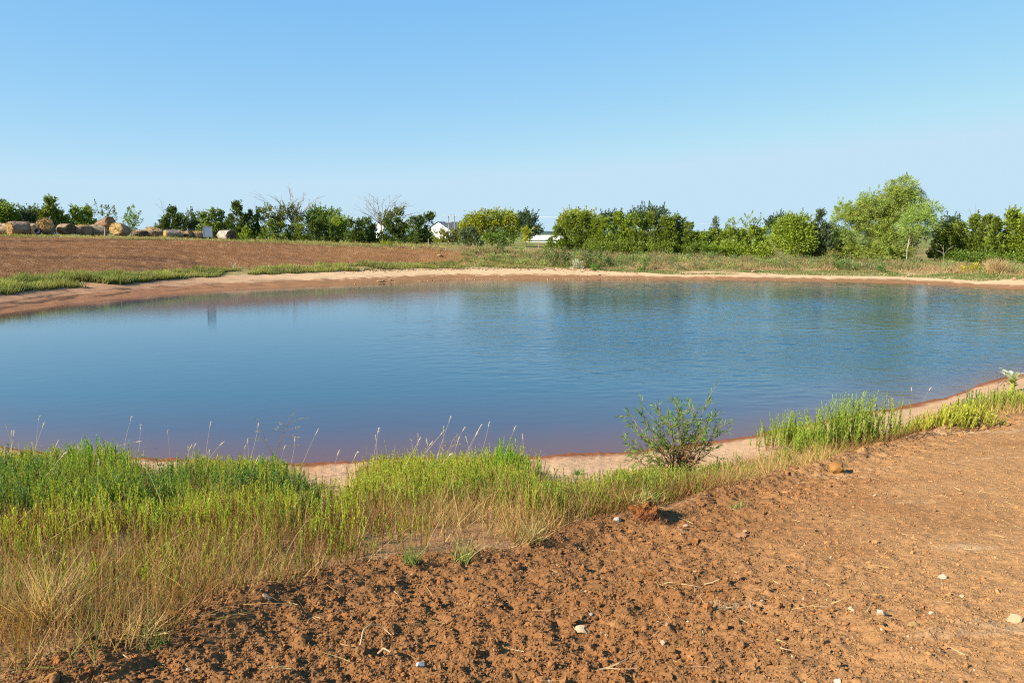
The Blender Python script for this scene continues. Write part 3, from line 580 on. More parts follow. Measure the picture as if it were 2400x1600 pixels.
# ------------------------------------------------------------------ hay bales
def bale(px, py, r, yaw, tilt, R0, Ln, label, side=(.36, .29, .22), face=(.50, .34, .14), sag=.08, seed=0, name="hay_bale"):
    r *= 1.25; R0 *= 1.06; Ln *= 1.15; side = np.array(side) * [.80, .74, .66]; face = np.array(face) * [.84, .78, .70]; sag = sag + .06 * (tilt < 60)
    rg = np.random.default_rng(seed + 900); c = to_world(px, py, r)
    e = empty(name, c, label, "hay bale", "round hay bales at the field's far edge")
    e.rotation_euler = (0, -R_(tilt), R_(yaw))          # axis = local x
    k, ns = 44, 13; a = np.arange(k) * 2 * math.pi / k; xs = np.linspace(-.5, .5, ns) * Ln
    AA, XX = np.meshgrid(a, xs); rad = R0 * (1 + .13 * (fbm(np.cos(AA) * 1.4 + seed, XX * 1.6 + np.sin(AA) * 1.4, 3, seed) - .5) * 2 + .012 * rg.normal(size=AA.shape)) * (1 - .10 * (np.abs(XX) / (Ln * .5)) ** 6)
    V = np.stack([XX, np.cos(AA) * rad, np.sin(AA) * rad * (1 - sag)], -1).reshape(-1, 3)
    i = np.arange(ns * k).reshape(ns, k); Q = np.stack([i[:-1], np.roll(i, -1, 1)[:-1], np.roll(i, -1, 1)[1:], i[1:]], -1).reshape(-1, 4)
    cc = np.array(side) * (.25 + 1.5 * fbm(XX * 1.2 + seed, AA * 2, 4, seed + 3).reshape(-1, 1))
    mb = MB().add(V, Q, None, cc)
    m_ = 500; aa = rg.uniform(0, 2 * math.pi, m_); xx = rg.uniform(-.5, .5, m_) * Ln
    P = np.stack([xx, np.cos(aa) * R0 * .97, np.sin(aa) * R0 * (1 - sag) * .97], 1)
    D = np.stack([rg.normal(size=m_) * .4, -np.sin(aa) + .35 * np.cos(aa), np.cos(aa) + .35 * np.sin(aa)], 1)
    strips(mb, P, D, rg.uniform(.12, .4, m_), np.full(m_, .02), rg.uniform(0, .08, m_), np.array(side) * rg.uniform(.7, 1.5, (m_, 1)), 2, rg)
    mb.build("wrapped_side", M_STRAW, e, smooth=True)
    for s in (-1, 1):
        nr_ = 12; rr = np.linspace(0.02, 1, nr_) * R0 * .96; A2, R2 = np.meshgrid(a, rr)
        spiral = R2 / R0 * 9 - A2 / (2 * math.pi)
        dx = .012 * np.sin(spiral * 2 * math.pi) + .07 * rg.normal(size=R2.shape) * .5 + .10 * (1 - (R2 / R0) ** 2)
        V = np.stack([s * (Ln * .5 - .02 + dx), np.cos(A2) * R2, np.sin(A2) * R2 * (1 - sag)], -1).reshape(-1, 3)
        i2 = np.arange(nr_ * k).reshape(nr_, k); Q2 = np.stack([i2[:-1], i2[1:], np.roll(i2, -1, 1)[1:], np.roll(i2, -1, 1)[:-1]], -1).reshape(-1, 4)
        if s < 0: Q2 = Q2[:, ::-1]
        f = np.array(face) * (.2 + 1.6 * fbm(np.cos(A2) * R2 * 3 + seed, np.sin(A2) * R2 * 3, 4, seed + 8)).reshape(-1, 1)
        mb = MB().add(V, Q2, None, f)
        m2 = 260; aa = rg.uniform(0, 2 * math.pi, m2); r2 = R0 * .95 * np.sqrt(rg.uniform(0, 1, m2))
        P = np.stack([np.full(m2, s * (Ln * .5 + .02)), np.cos(aa) * r2, np.sin(aa) * r2 * (1 - sag)], 1)
        D = np.stack([np.full(m2, s * .5), -np.sin(aa), np.cos(aa)], 1) + unit(m2, rg) * .4
        strips(mb, P, D, rg.uniform(.12, .4, m2), np.full(m2, .022), rg.uniform(0, .1, m2), np.array(face) * rg.uniform(.6, 1.4, (m2, 1)), 2, rg)
        mb.build("straw_face", M_STRAW, e, smooth=True)
    return e
GREY = (.36, .31, .26); RED = (.33, .215, .15); TAN = (.52, .37, .17); SHADED_END = (.20, .15, .11)
# yaw: direction of the axis (0 = to the right, -90 = towards the pond); tilt lifts that end
bale(12, 536, 92, 0, 0, .66, 1.2, "pale bale at the left edge half hidden by the big shaggy bale", (.50, .38, .27), TAN, seed=1)
bale(44, 536, 86, -128, 0, .86, 1.7, "big shaggy bale with drooping straw arcs at the left end of the row", (.32, .24, .17), (.42, .27, .12), sag=.06, seed=2)
bale(77, 536, 93, -20, 0, .72, 1.2, "bale seen only in the gap behind the shaggy bale and the tilted bale", GREY, TAN, seed=3)
bale(107, 531, 86.5, -68, 22, .80, 1.45, "tilted bale with an open golden end facing up over the tyre", (.44, .38, .31), (.46, .30, .12), sag=.02, seed=4)
bale(155, 537, 87, -32, 0, .66, 1.7, "brown bale with a black shaded end right of the tilted bale", (.32, .235, .17), SHADED_END, seed=5)  # end faces coloured dark, so their shade is in the colour
bale(196, 539, 87, 0, 88, .92, .80, "flat pancake shaped bale standing on its end with a golden top", (.26, .20, .15), TAN, sag=0, seed=6)
bale(232, 540, 88, 20, 0, .80, 1.7, "small grey bale under the bale on top of the pile", (.46, .37, .29), TAN, seed=7)
bale(246, 526, 88, -24, 16, .72, 1.8, "reddish brown bale lying on top of the pile", RED, (.42, .25, .12), sag=.03, seed=8)
bale(281, 539, 85.5, -100, 12, .86, 1.3, "tan faced bale leaning against the pile right of the pale stake", (.34, .28, .22), TAN, sag=.12, seed=9)
bale(331, 547, 87, 0, 90, 1.0, .50, "dark sunken flat bale right of the tan faced leaning bale", (.17, .13, .10), (.40, .28, .14), sag=0, seed=10)
bale(360, 544, 87, -28, 72, .92, .62, "collapsed tan bale tipped over behind the dark sunken bale", (.34, .26, .19), TAN, sag=0, seed=11)
bale(406, 550, 85, -145, 0, .62, 1.6, "lying bale with a bright golden end facing left", (.36, .30, .25), (.62, .42, .16), seed=12)
bale(436, 551, 86, -20, 4, .54, 1.3, "shaggy dark brown bale behind the bale with the golden end", (.28, .20, .13), TAN, seed=13)
bale(464, 551, 86, 0, 84, .66, .60, "pinkish brown squat bale just left of the white board", (.42, .28, .20), TAN, sag=0, seed=14)
bale(531, 552, 83, -38, 0, .70, 1.8, "lone pale grey bale with a dark end right of the white board", (.46, .42, .38), (.17, .13, .11), sag=.06, seed=15)  # pale side and dark ends put sun and shade into the colour
# tyre, stake, board
tp = to_world(88, 542, 105); e = empty("lump", tp, "black round tyre leaning against the foot of the tilted bale", "lump"); e.rotation_euler = (R_(90 - 12), 0, R_(10)); e.scale = (1.2, 1.2, 1.2)  # dark round shape built as a ring with a disc; its identity is unclear
k1, k2 = 28, 12; a1, a2 = np.meshgrid(np.arange(k1) * 2 * math.pi / k1, np.arange(k2) * 2 * math.pi / k2, indexing='ij')
Vt = np.stack([(.25 + .11 * np.cos(a2)) * np.cos(a1), (.25 + .11 * np.cos(a2)) * np.sin(a1), .12 * np.sin(a2)], -1).reshape(-1, 3)
it = np.arange(k1 * k2).reshape(k1, k2); Qt = np.stack([it, np.roll(it, -1, 0), np.roll(np.roll(it, -1, 0), -1, 1), np.roll(it, -1, 1)], -1).reshape(-1, 4)
MB().add(Vt, Qt, None, (.012, .013, .015)).build("outer_ring", M_BLACK, e, smooth=True)
a1 = np.arange(k1) * 2 * math.pi / k1; Vr = np.concatenate([np.stack([.16 * np.cos(a1), .16 * np.sin(a1), 0 * a1 + .03], 1), np.stack([.16 * np.cos(a1), .16 * np.sin(a1), 0 * a1 - .03], 1)])
MB().add(Vr, [[j, (j + 1) % k1, k1 + (j + 1) % k1, k1 + j] for j in range(k1)], [[0, j, j + 1] for j in range(1, k1 - 1)] + [[k1, k1 + j + 1, k1 + j] for j in range(1, k1 - 1)], (.02, .02, .022)).build("inner_disc", M_BLACK, e)
def box(mb, c, s, col):
    c = np.array(c, float); s = np.array(s, float) / 2
    V = c + s * np.array([[x, y, z] for x in (-1, 1) for y in (-1, 1) for z in (-1, 1)])
    mb.add(V, [[0, 1, 3, 2], [4, 6, 7, 5], [0, 4, 5, 1], [2, 3, 7, 6], [0, 2, 6, 4], [1, 5, 7, 3]], None, col)
pb = ground_pt(245.5, 100); top = to_world(244.5, 532, 100)
mb = MB(); tube(mb, [pb - np.array([0, 0, .2]), (pb + top) / 2 + np.array([.012, 0, 0]), top], [.035, .033, .03], 6, (.62, .56, .52))
tag(mb.build("stake", M_WOOD, origin=pb), "thin pale wooden stake standing in front of the bale pile", "stake")
sb = ground_pt(487.5, 75.0); e = empty("sign_board", sb, "blank white board on two posts at the field's edge", "sign"); e.rotation_euler = (0, 0, R_(22))
c0 = to_world(487.5, 543.2, 75.0)[2] - sb[2]
mb = MB(); box(mb, (0, 0, c0), (.70, .03, .82), (.40, .45, .52)); mb.build("panel", M_BOARD, e)  # white panel coloured grey-blue; the shade on it is in the colour
mb = MB()
for (cx, cz, sx, sz) in ((0, c0 + .42, .75, .03), (0, c0 - .42, .75, .03), (-.36, c0, .03, .81), (.36, c0, .03, .81)): box(mb, (cx, -.004, cz), (sx, .034, sz), (.42, .47, .54))  # frame carries the same shade tint as the panel
mb.build("frame", M_BOARD, e)
for s in (-1, 1):
    mb = MB(); box(mb, (s * .27, .045, (c0 + .3) / 2 - .15), (.05, .05, c0 + .6), (.16, .15, .14)); mb.build("post", M_WOOD, e)

# ------------------------------------------------------------------ barn, long building, poles, wires, fence
def gable(name, label, px, r, yaw, w_, l_, eave, ridge, wallc, roofc, base_py, cat="building", openings=()):
    p = to_world(px, base_py, r); z0 = p[2] - 1.5
    e = empty(name, (p[0], p[1], z0), label, cat); e.rotation_euler = (0, 0, R_(yaw)); ev_, rd = eave + 1.5, ridge + 1.5
    V = [(-w_ / 2, 0, 0), (w_ / 2, 0, 0), (w_ / 2, 0, ev_), (0, 0, rd), (-w_ / 2, 0, ev_), (-w_ / 2, l_, 0), (w_ / 2, l_, 0), (w_ / 2, l_, ev_), (0, l_, rd), (-w_ / 2, l_, ev_)]
    mb = MB().add(V, [[0, 1, 2, 4], [5, 9, 7, 6], [1, 6, 7, 2], [0, 4, 9, 5]], [[4, 2, 3], [7, 9, 8]], wallc)
    n = int(w_ / .5)
    for i in range(n): box(mb, (-w_ / 2 + (i + .5) * w_ / n, -.03, ev_ / 2), (.06, .06, ev_ - .1), np.array(wallc) * .93)
    mb.build("wall", M_METAL, e)
    ov = .35
    for s in (-1, 1):
        dx = w_ / 2 + ov; dz = (rd - ev_) / (w_ / 2) * ov
        lo = np.array([(s * dx, -ov, ev_ - dz + .06), (s * dx, l_ + ov, ev_ - dz + .06), (0, l_ + ov, rd + .06), (0, -ov, rd + .06)]); V = np.concatenate([lo, lo + np.array([0, 0, .10])])
        mb = MB().add(V, [[0, 1, 2, 3], [4, 7, 6, 5], [0, 4, 5, 1], [1, 5, 6, 2], [3, 2, 6, 7], [0, 3, 7, 4]], None, roofc)
        for i in range(int(l_ / .8)):
            yy = -ov + .4 + i * .8; q = np.array([(s * dx, yy, ev_ - dz + .17), (s * dx, yy + .06, ev_ - dz + .17), (0, yy + .06, rd + .17), (0, yy, rd + .17)])
            mb.add(np.concatenate([q, q + np.array([0, 0, .05])]), [[0, 1, 2, 3], [4, 7, 6, 5], [0, 4, 5, 1], [1, 5, 6, 2], [3, 2, 6, 7], [0, 3, 7, 4]], None, np.array(roofc) * .9)
        mb.build("roof", M_ROOF, e)
    for (sx, a0, a1, h0, h1) in openings:
        mb = MB(); box(mb, (sx * (w_ / 2 + .03), (a0 + a1) / 2, (h0 + h1) / 2 + 1.5), (.08, a1 - a0, h1 - h0), (.05, .06, .075)); mb.build("dark_opening", M_METAL, e)  # flat dark panel stands for the shade inside an opening
    return e
gable("barn", "white metal barn with a low gable and grey roof behind the cedars", 1027, 252, -36, 9.2, 14.5, 1.4, 3.7, (.86, .86, .85), (.10, .12, .145), 548.5, openings=((1, 2.2, 6.5, -.6, 1.5),))
gable("shed", "white shed wall showing through the branches of the big bare tree", 890, 250, -60, 6.5, 11, 2.5, 3.7, (.82, .80, .76), (.45, .47, .48), 548)
gable("long_building", "long low white roofed building in the gap right of the yellow green tree", 1236, 190, -96, 3.2, 8.4, .9, 1.7, (.84, .83, .82), (.86, .86, .86), 570)
POLES = []
for px, tpy, r, lb, yw in ((1051.5, 505, 200, "left one of the two utility poles in front of the white barn", 10), (1065.5, 505, 206, "right one of the two utility poles in front of the white barn", 10),
                       (1102, 505, 230, "utility pole rising out of the wide yellow green tree", 20), (1483, 512, 140, "utility pole in front of the flat domed dark tree", 20), (1691, 545, 330, "tiny distant pole on the horizon right of the feathery cedar", 20)):
    b = ground_pt(px, r); tp = to_world(px, tpy, r); hgt = tp[2] - b[2]
    e = empty("utility_pole", b, lb, "utility pole", "utility poles"); e.rotation_euler = (0, 0, R_(yw))
    mb = MB(); tube(mb, [(0, 0, -.3), (0, 0, hgt / 2), (0, 0, hgt)], [.15, .13, .10], 8, (.34, .27, .22)); mb.build("pole", M_WOOD, e)
    for j, dz in enumerate((.15, 1.7) if r < 205 and px < 1060 else (.15,)):
        wd = 2.4 if j == 0 else 1.4
        mb = MB(); box(mb, (0, -.16, hgt - dz), (wd, .12, .14), (.62, .60, .58)); c_ = mb.build("crossarm", M_WOOD, e)
        for s in (-1, -.35, .35, 1):
            q = MB(); tube(q, [(s * wd * .45, -.16, hgt - dz + .07), (s * wd * .45, -.16, hgt - dz + .16), (s * wd * .45, -.16, hgt - dz + .28)], [.05, .07, .04], 6, (.7, .72, .74)); ins = q.build("insulator", M_METAL, c_)
    POLES.append((b, tp))
def wire(a, b, sagm, rad, lb):
    tt = np.linspace(0, 1, 25)[:, None]; P = a + (b - a) * tt; P[:, 2] -= (sagm * 4 * tt * (1 - tt))[:, 0]
    mb = MB(); tube(mb, P, np.full(25, rad), 4, (.50, .52, .54)); tag(mb.build("power_line", M_METAL, origin=a), lb, "power line", "power lines")
up = np.array([0, 0, .25])
wire(POLES[2][1] + up, POLES[3][1] + up + np.array([0, 0, -.1]), .25, .032, "power line crossing the sky gap between the two yellow green trees")
wire(POLES[3][1] + up + np.array([0, 0, -.1]), to_world(1700, 528, 140), .15, .028, "power line running right from the pole at the flat domed tree")
wire(POLES[0][1] + up, POLES[1][1] + up, .05, .025, "short power line between the two poles in front of the barn")
for px, py0, r, lb in ((1262, 550, 100, "thin fence post in front of the long white roofed building"), (1004, 560, 90, "short fence post at the foot of the wind swept cedar"), (1291, 566, 88, "fence post at the edge of the sloping cedar mass")):
    b = ground_pt(px, r); tp = to_world(px, py0, r); mb = MB(); tube(mb, [b - np.array([0, 0, .2]), (b + tp) / 2, tp], [.045, .045, .04], 6, (.42, .34, .27))
    tag(mb.build("fence_post", M_WOOD, origin=b), lb, "fence post", "fence posts")
# ------------------------------------------------------------------ ground cover across the pond
def scatter_px(n, x0, x1, ra, rb, rg):
    """n points between two radius curves ra(az), rb(az) over the picture's width"""
    az = np.arctan((rg.uniform(x0, x1, n) - 1200) / F); u = rg.uniform(0, 1, n)
    return az, u
def cols(base, n, rg, j=.25):
    base = np.asarray(base, float); b = base if base.ndim == 2 else np.tile(base, (n, 1))
    return b * rg.uniform(1 - j, 1 + j, (n, 1)) * rg.uniform(.92, 1.08, (n, 3))
rg = np.random.default_rng(21)
# grass strip along the far shore: clumped green tufts
mb = MB(); n = 42000
px = rg.uniform(-60, 1330, n); az = np.arctan((px - 1200) / F); R, _ = knots(az)
cl = vn(px * .018, px * 0, 301); cl2 = vn(px * .06, px * 0, 302)
u = rg.uniform(0, 1, n); wdt = np.interp(px, [0, 500, 1000, 1330], [4.2, 2.6, 3.4, 4.5])
r = R[9] - np.interp(px, [0, 400, 800], [1.0, .8, .2]) + .6 * cl2 + u * wdt * (.75 + .5 * cl)
x, y = np.sin(az) * r, np.cos(az) * r
keep = (vn(x * .55, y * .55, 305) > np.interp(px, [0, 420, 700, 1300], [.05, .18, .33, .38]))
az, r, x, y, px, cl, u = [v[keep] for v in (az, r, x, y, px, cl, u)]; n = len(x)
P = np.stack([x, y, gz(x, y) - .03], 1); hh = (.12 + .60 * (.5 * vn(x * .45, y * .45, 304) + .5 * vn(x * 1.3, y * 1.3, 306))) * rg.uniform(.5, 1.15, n) * np.interp(px, [0, 500, 1300], [1.0, .85, .62])
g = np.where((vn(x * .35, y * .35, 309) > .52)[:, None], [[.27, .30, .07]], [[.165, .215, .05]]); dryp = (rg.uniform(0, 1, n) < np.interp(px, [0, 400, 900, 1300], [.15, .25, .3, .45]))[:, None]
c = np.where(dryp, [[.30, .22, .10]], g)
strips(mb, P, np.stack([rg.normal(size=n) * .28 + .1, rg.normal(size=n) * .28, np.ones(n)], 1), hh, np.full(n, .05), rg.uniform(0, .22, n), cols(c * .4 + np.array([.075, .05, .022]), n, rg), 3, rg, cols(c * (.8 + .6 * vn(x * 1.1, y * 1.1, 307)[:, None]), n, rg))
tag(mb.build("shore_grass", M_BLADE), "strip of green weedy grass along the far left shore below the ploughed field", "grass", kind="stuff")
# dry grass on the crest by the bales and along the tree line
mb = MB(); n = 30000
px = rg.uniform(-80, 2480, n); az = np.arctan((px - 1200) / F); R, _ = knots(az); u = rg.uniform(0, 1, n)
r = R[11] + np.where(px < 1080, -.9 + u ** 1.5 * 34, -1 + u * 12)
x, y = np.sin(az) * r, np.cos(az) * r; P = np.stack([x, y, gz(x, y) - .03], 1)
hh = rg.uniform(.15, .5, n) * (1 - .75 * np.exp(-((px - 488) / 14) ** 2)) * (.3 + 1.0 * vn(x * .6, y * .6, 311) ** 1.5) * np.interp(px, [0, 560, 760], [.75, .8, 1.0])
c = np.where((vn(x * .3, y * .3, 312) > .5)[:, None], [[.36, .28, .12]], [[.22, .23, .065]]); c = np.where((px > 1080)[:, None], c * .5 + np.array([.19, .13, .08]), c)
strips(mb, P, np.stack([rg.normal(size=n) * .3, rg.normal(size=n) * .3, np.ones(n)], 1), hh, np.full(n, .045), rg.uniform(0, .2, n), cols(c * .85, n, rg), 2, rg, cols(c * 1.1, n, rg))
tag(mb.build("dry_grass", M_DRY), "dry tan grass at the foot of the hay bales and the tree line", "grass", kind="stuff")
# weedy dam on the right: mounded weeds of many kinds
mb = MB(); nd = 560
px = rg.uniform(1085, 2470, nd); az = np.arctan((px - 1200) / F); R, _ = knots(az); u = rg.uniform(0, 1, nd) ** .8
lo = R[9] + np.interp(px, [1085, 1400, 1800, 2100, 2400], [2.6, .5, 1.3, 2.4, 2.2]); r = lo + u * (R[11] + 2 - lo)
kinds = [(.24, .22, .10), (.29, .22, .115), (.15, .19, .06), (.19, .27, .075), (.26, .31, .09), (.36, .25, .14), (.17, .22, .10)]
for i in range(nd):
    x, y = math.sin(az[i]) * r[i], math.cos(az[i]) * r[i]; z = float(gz(np.array([x]), np.array([y]))[0])
    kq = int(vn(np.array([px[i] * .02]), np.array([u[i] * 3]), 331)[0] * 11 + rg.uniform(0, 2.5)) % len(kinds); c = np.array(kinds[kq])
    if px[i] > 2080 and u[i] < .8 and rg.uniform() < .45: c = np.array((.33, .24, .115)) * rg.uniform(.7, 1.1); kq = 1
    w = rg.uniform(.35, .85); hgt = rg.uniform(.25, .75) * (.7 + .5 * u[i]) * np.interp(px[i], [1085, 1300, 2100, 2400], [.8, 1.1, 1.0, .7])
    m_ = int(110 * w / .6); uu = unit(m_, rg); uu[:, 2] = np.abs(uu[:, 2]); sc = rg.uniform(.45, 1, (m_, 1))
    Pl = np.array([x, y, z]) + uu * sc * np.array([w, w * .8, hgt])
    if kq in (1, 5): strips(mb, np.array([x, y, z - .02]) + (Pl - [x, y, z]) * [.55, .55, 0], uu * np.array([.6, .6, 1]) + [0, 0, .3], hgt * rg.uniform(.4, 1.1, m_), np.full(m_, .035), rg.uniform(0, .15, m_), cols(c, m_, rg), 2, rg)
    else: leaves(mb, Pl, uu + unit(m_, rg) * .6 + [0, 0, .4], .16, .055, c * rg.uniform(.75, 1.25), rg)
n = 30000; px = rg.uniform(1085, 2470, n); az = np.arctan((px - 1200) / F); R, _ = knots(az); u = rg.uniform(0, 1, n); r = R[9] + .9 + u * (R[11] + 1 - R[9])
x, y = np.sin(az) * r, np.cos(az) * r; P = np.stack([x, y, gz(x, y) - .03], 1)
c = np.where((vn(x * .5, y * .5, 341) > .5)[:, None], [[.42, .29, .15]], [[.26, .25, .09]]); kp = rg.uniform(0, 1, n) < np.interp(u, [0, .15], [.25, 1.0])
P, x, y, c = P[kp], x[kp], y[kp], c[kp]; n = len(P)
strips(mb, P, np.stack([rg.normal(size=n) * .45, rg.normal(size=n) * .45, np.ones(n)], 1), rg.uniform(.2, .6, n) * (.4 + .9 * vn(x * .8, y * .8, 343)), np.full(n, .035), rg.uniform(0, .25, n), cols(c, n, rg), 2, rg)
tag(mb.build("weeds", M_LEAF), "mixed green and straw coloured weeds covering the bank on the far right shore", "weeds", kind="stuff")
# short green turf on the right beach
mb = MB(); n = 16000; px = rg.uniform(1380, 2470, n); az = np.arctan((px - 1200) / F); R, _ = knots(az)
r = R[9] - np.interp(px, [1400, 1800, 2400], [.2, 1.0, 1.3]) + rg.uniform(0, 1, n) * np.interp(px, [1400, 1800, 2400], [.8, 2.6, 3.4]); x, y = np.sin(az) * r, np.cos(az) * r
kp = vn(x * .25, y * .7, 351) > .42; x, y, px = x[kp], y[kp], px[kp]; n = len(x); P = np.stack([x, y, gz(x, y) - .01], 1)
strips(mb, P, np.stack([rg.normal(size=n) * .5, rg.normal(size=n) * .5, np.ones(n)], 1), rg.uniform(.06, .16, n), np.full(n, .04), rg.uniform(0, .05, n), cols(np.where((rg.uniform(0, 1, n) < .3)[:, None], [[.28, .24, .10]], [[.12, .19, .045]]), n, rg), 2, rg)
tag(mb.build("turf", M_BLADE), "low green turf patches on the sand of the far right shore", "grass", kind="stuff")

def shore_r(px, t__):
    az = np.array([math.atan((px - 1200) / F)]); R, _ = knots(az); return float(R[8][0] + (R[9][0] - R[8][0]) * t__)
# single plants on the far bank
def far_bush(name, label, px, r, rx, h, col, kind='bush', seed=0, n=420, cat="shrub", ll=.15, lw=.06):
    rg = np.random.default_rng(seed + 4000); b = ground_pt(px, r); mb = MB(); k = r / F; w = rx * k; hh = h * k
    if kind == 'tuft':
        P = np.stack([rg.normal(size=n) * w * .25, rg.normal(size=n) * w * .2, np.zeros(n)], 1) + b
        strips(mb, P, np.stack([rg.normal(size=n) * .5, rg.normal(size=n) * .5, np.ones(n)], 1), rg.uniform(.6, 1.1, n) * hh, np.full(n, .03), rg.uniform(0, .3, n), cols(col, n, rg), 3, rg)
    else:
        nb = n // 14; u = unit(nb, rg); u[:, 2] = np.abs(u[:, 2]); P = b + u * rg.uniform(.5, 1, (nb, 1)) * np.array([w, w * .8, hh])
        Pl = np.repeat(P, 14, 0) + rg.normal(size=(nb * 14, 3)) * .09
        leaves(mb, Pl, np.repeat(u, 14, 0) + unit(nb * 14, rg) * .8, ll, lw, np.repeat(np.asarray(col) * rg.uniform(.7, 1.3, (nb, 1)), 14, 0), rg)
    e = empty(name, b, label, cat)
    o_ = mb.build("foliage" if kind != 'tuft' else "blades", M_LEAF if kind != 'tuft' else M_DRY); o_.parent = e; o_.matrix_parent_inverse = Matrix.Translation(-Vector(b))
    mb = MB(); limbs(mb, b - np.array([0, 0, .05]), [b + np.array([s * w * .6, rg.uniform(-.2, .2), hh * .8]) for s in (-1, -.4, .2, .9)], .02, rg, (.22, .15, .09), .1, 1, 1)
    o_ = mb.build("stem", M_BARK); o_.parent = e; o_.matrix_parent_inverse = Matrix.Translation(-Vector(b))
far_bush("bush", "pale silvery grey bush just above the sand on the far bank", 1354, shore_r(1354, 1.12), 17, 22, (.46, .46, .36), seed=1, n=560)
far_bush("bush", "wide dark green bush left of the silvery grey bush", 1318, shore_r(1318, 1.3), 26, 40, (.055, .095, .022), seed=2, n=900)
far_bush("bush", "dark green bush on the bank right above the silvery grey bush", 1400, shore_r(1400, 1.35), 38, 46, (.060, .105, .022), seed=3, n=1300)
far_bush("bush", "small lush green bush on the sand's edge right of the silvery bush", 1397, shore_r(1397, 1.05), 12, 15, (.10, .21, .03), seed=4, n=300)
far_bush("bush", "green bush standing higher than the weeds above the beach rubble", 1172, 76, 12, 28, (.10, .15, .045), seed=5, n=420)
far_bush("goldenrod", "yellow flowering bush on the bank near the right edge", 2285, shore_r(2285, 1.9), 24, 15, (.42, .34, .03), seed=6, n=560, cat="bush", ll=.10, lw=.07)
far_bush("grass_tuft", "big straw coloured grass tuft on the bank near the right edge", 2340, shore_r(2340, 1.7), 26, 34, (.46, .33, .17), 'tuft', seed=7, n=700, cat="grass tuft")
far_bush("bush", "leafy green bush with a reddish stem on the bank left of the willow", 1512, shore_r(1512, 1.3), 12, 24, (.13, .22, .04), seed=8, n=380)
far_bush("bush", "tall brownish green brush at the left foot of the willow", 1950, shore_r(1950, 1.7), 26, 46, (.17, .19, .05), seed=9, n=900, ll=.2, lw=.045)
far_bush("bush", "rounded soft green bush on the bank below the willow", 1985, shore_r(1985, 1.5), 26, 24, (.155, .23, .07), seed=10, n=800)
far_bush("bush", "lush green low bush on the sand edge below the willow", 2068, shore_r(2068, 1.25), 11, 14, (.09, .19, .04), seed=11, n=280)
far_bush("bush", "yellow tinged low bush left of the silvery bush on the field's right end", 905, 76.5, 22, 9, (.25, .27, .03), seed=12, n=420)
far_bush("flower_stalk", "pale dry flower stalk sticking up from the shore grass below the white board", 545, shore_r(545, 1.5), 4, 16, (.55, .47, .33), 'tuft', seed=13, n=22, cat="weed")

# ------------------------------------------------------------------ stones
def ico(sub):
    bm_ = bpy.data.meshes.new("tmp"); import bmesh
    b = bmesh.new(); bmesh.ops.create_icosphere(b, subdivisions=sub, radius=1.0); b.verts.ensure_lookup_table()
    V = np.array([v.co[:] for v in b.verts]); Fc = np.array([[v.index for v in f.verts] for f in b.faces]); b.free(); bpy.data.meshes.remove(bm_)
    return V, Fc
ICO = {s: ico(s) for s in (1, 2, 3, 4)}
def rockV(sub, rg, rough=.22, facets=7):
    V, Fc = ICO[sub]; V = V.copy(); d = V / np.linalg.norm(V, axis=1, keepdims=True); rad = np.ones(len(V)) * 1.15
    for _ in range(facets):                                    # chipped faces
        nrm = unit(1, rg)[0]; lim = rg.uniform(.48, .92); c_ = d @ nrm; rad = np.where(c_ > 1e-3, np.minimum(rad, lim / np.maximum(c_, 1e-3)), rad)
    rad *= 1 + rough * (fbm(d[:, 0] * 2.3 + rg.uniform(0, 9), d[:, 1] * 2.3 + d[:, 2] * 1.7, 4, int(rg.integers(1e6))) - .5)
    return d * rad[:, None], Fc
def stone(name, label, px, py, wpx, ratio, col, zg=None, cat="stone", group=None, seed=0, flat=.7, yaw=0, mat=None, near=True, sink=.30, rough=.25):
    rg = np.random.default_rng(seed + 777)
    if near:
        z = 1.5
        for _ in range(6):
            x, y = hit(px, py, z); z = float(gz(np.array([x]), np.array([y]))[0])
    else:
        b = ground_pt(px, zg); x, y, z = b
    d = math.sqrt(x * x + y * y + (H - z) ** 2); hw = wpx * d / F * .5
    V, Fc = rockV(3 if near else 2, rg, rough); V = V * np.array([hw, hw * ratio, hw * flat]); ca, sa = math.cos(R_(yaw)), math.sin(R_(yaw))
    V = np.stack([V[:, 0] * ca - V[:, 1] * sa, V[:, 0] * sa + V[:, 1] * ca, V[:, 2]], 1); V[:, 2] += hw * flat * (1 - 2 * sink)
    o_ = MB().add(V + np.array([x, y, z]), None, Fc, np.array(col) * .60 * (.85 + .3 * rg.uniform(size=(len(V), 1)))).build(name, mat or M_STONE, origin=(x, y, z))
    return tag(o_, label, cat, group)
BR = (.42, .21, .085)
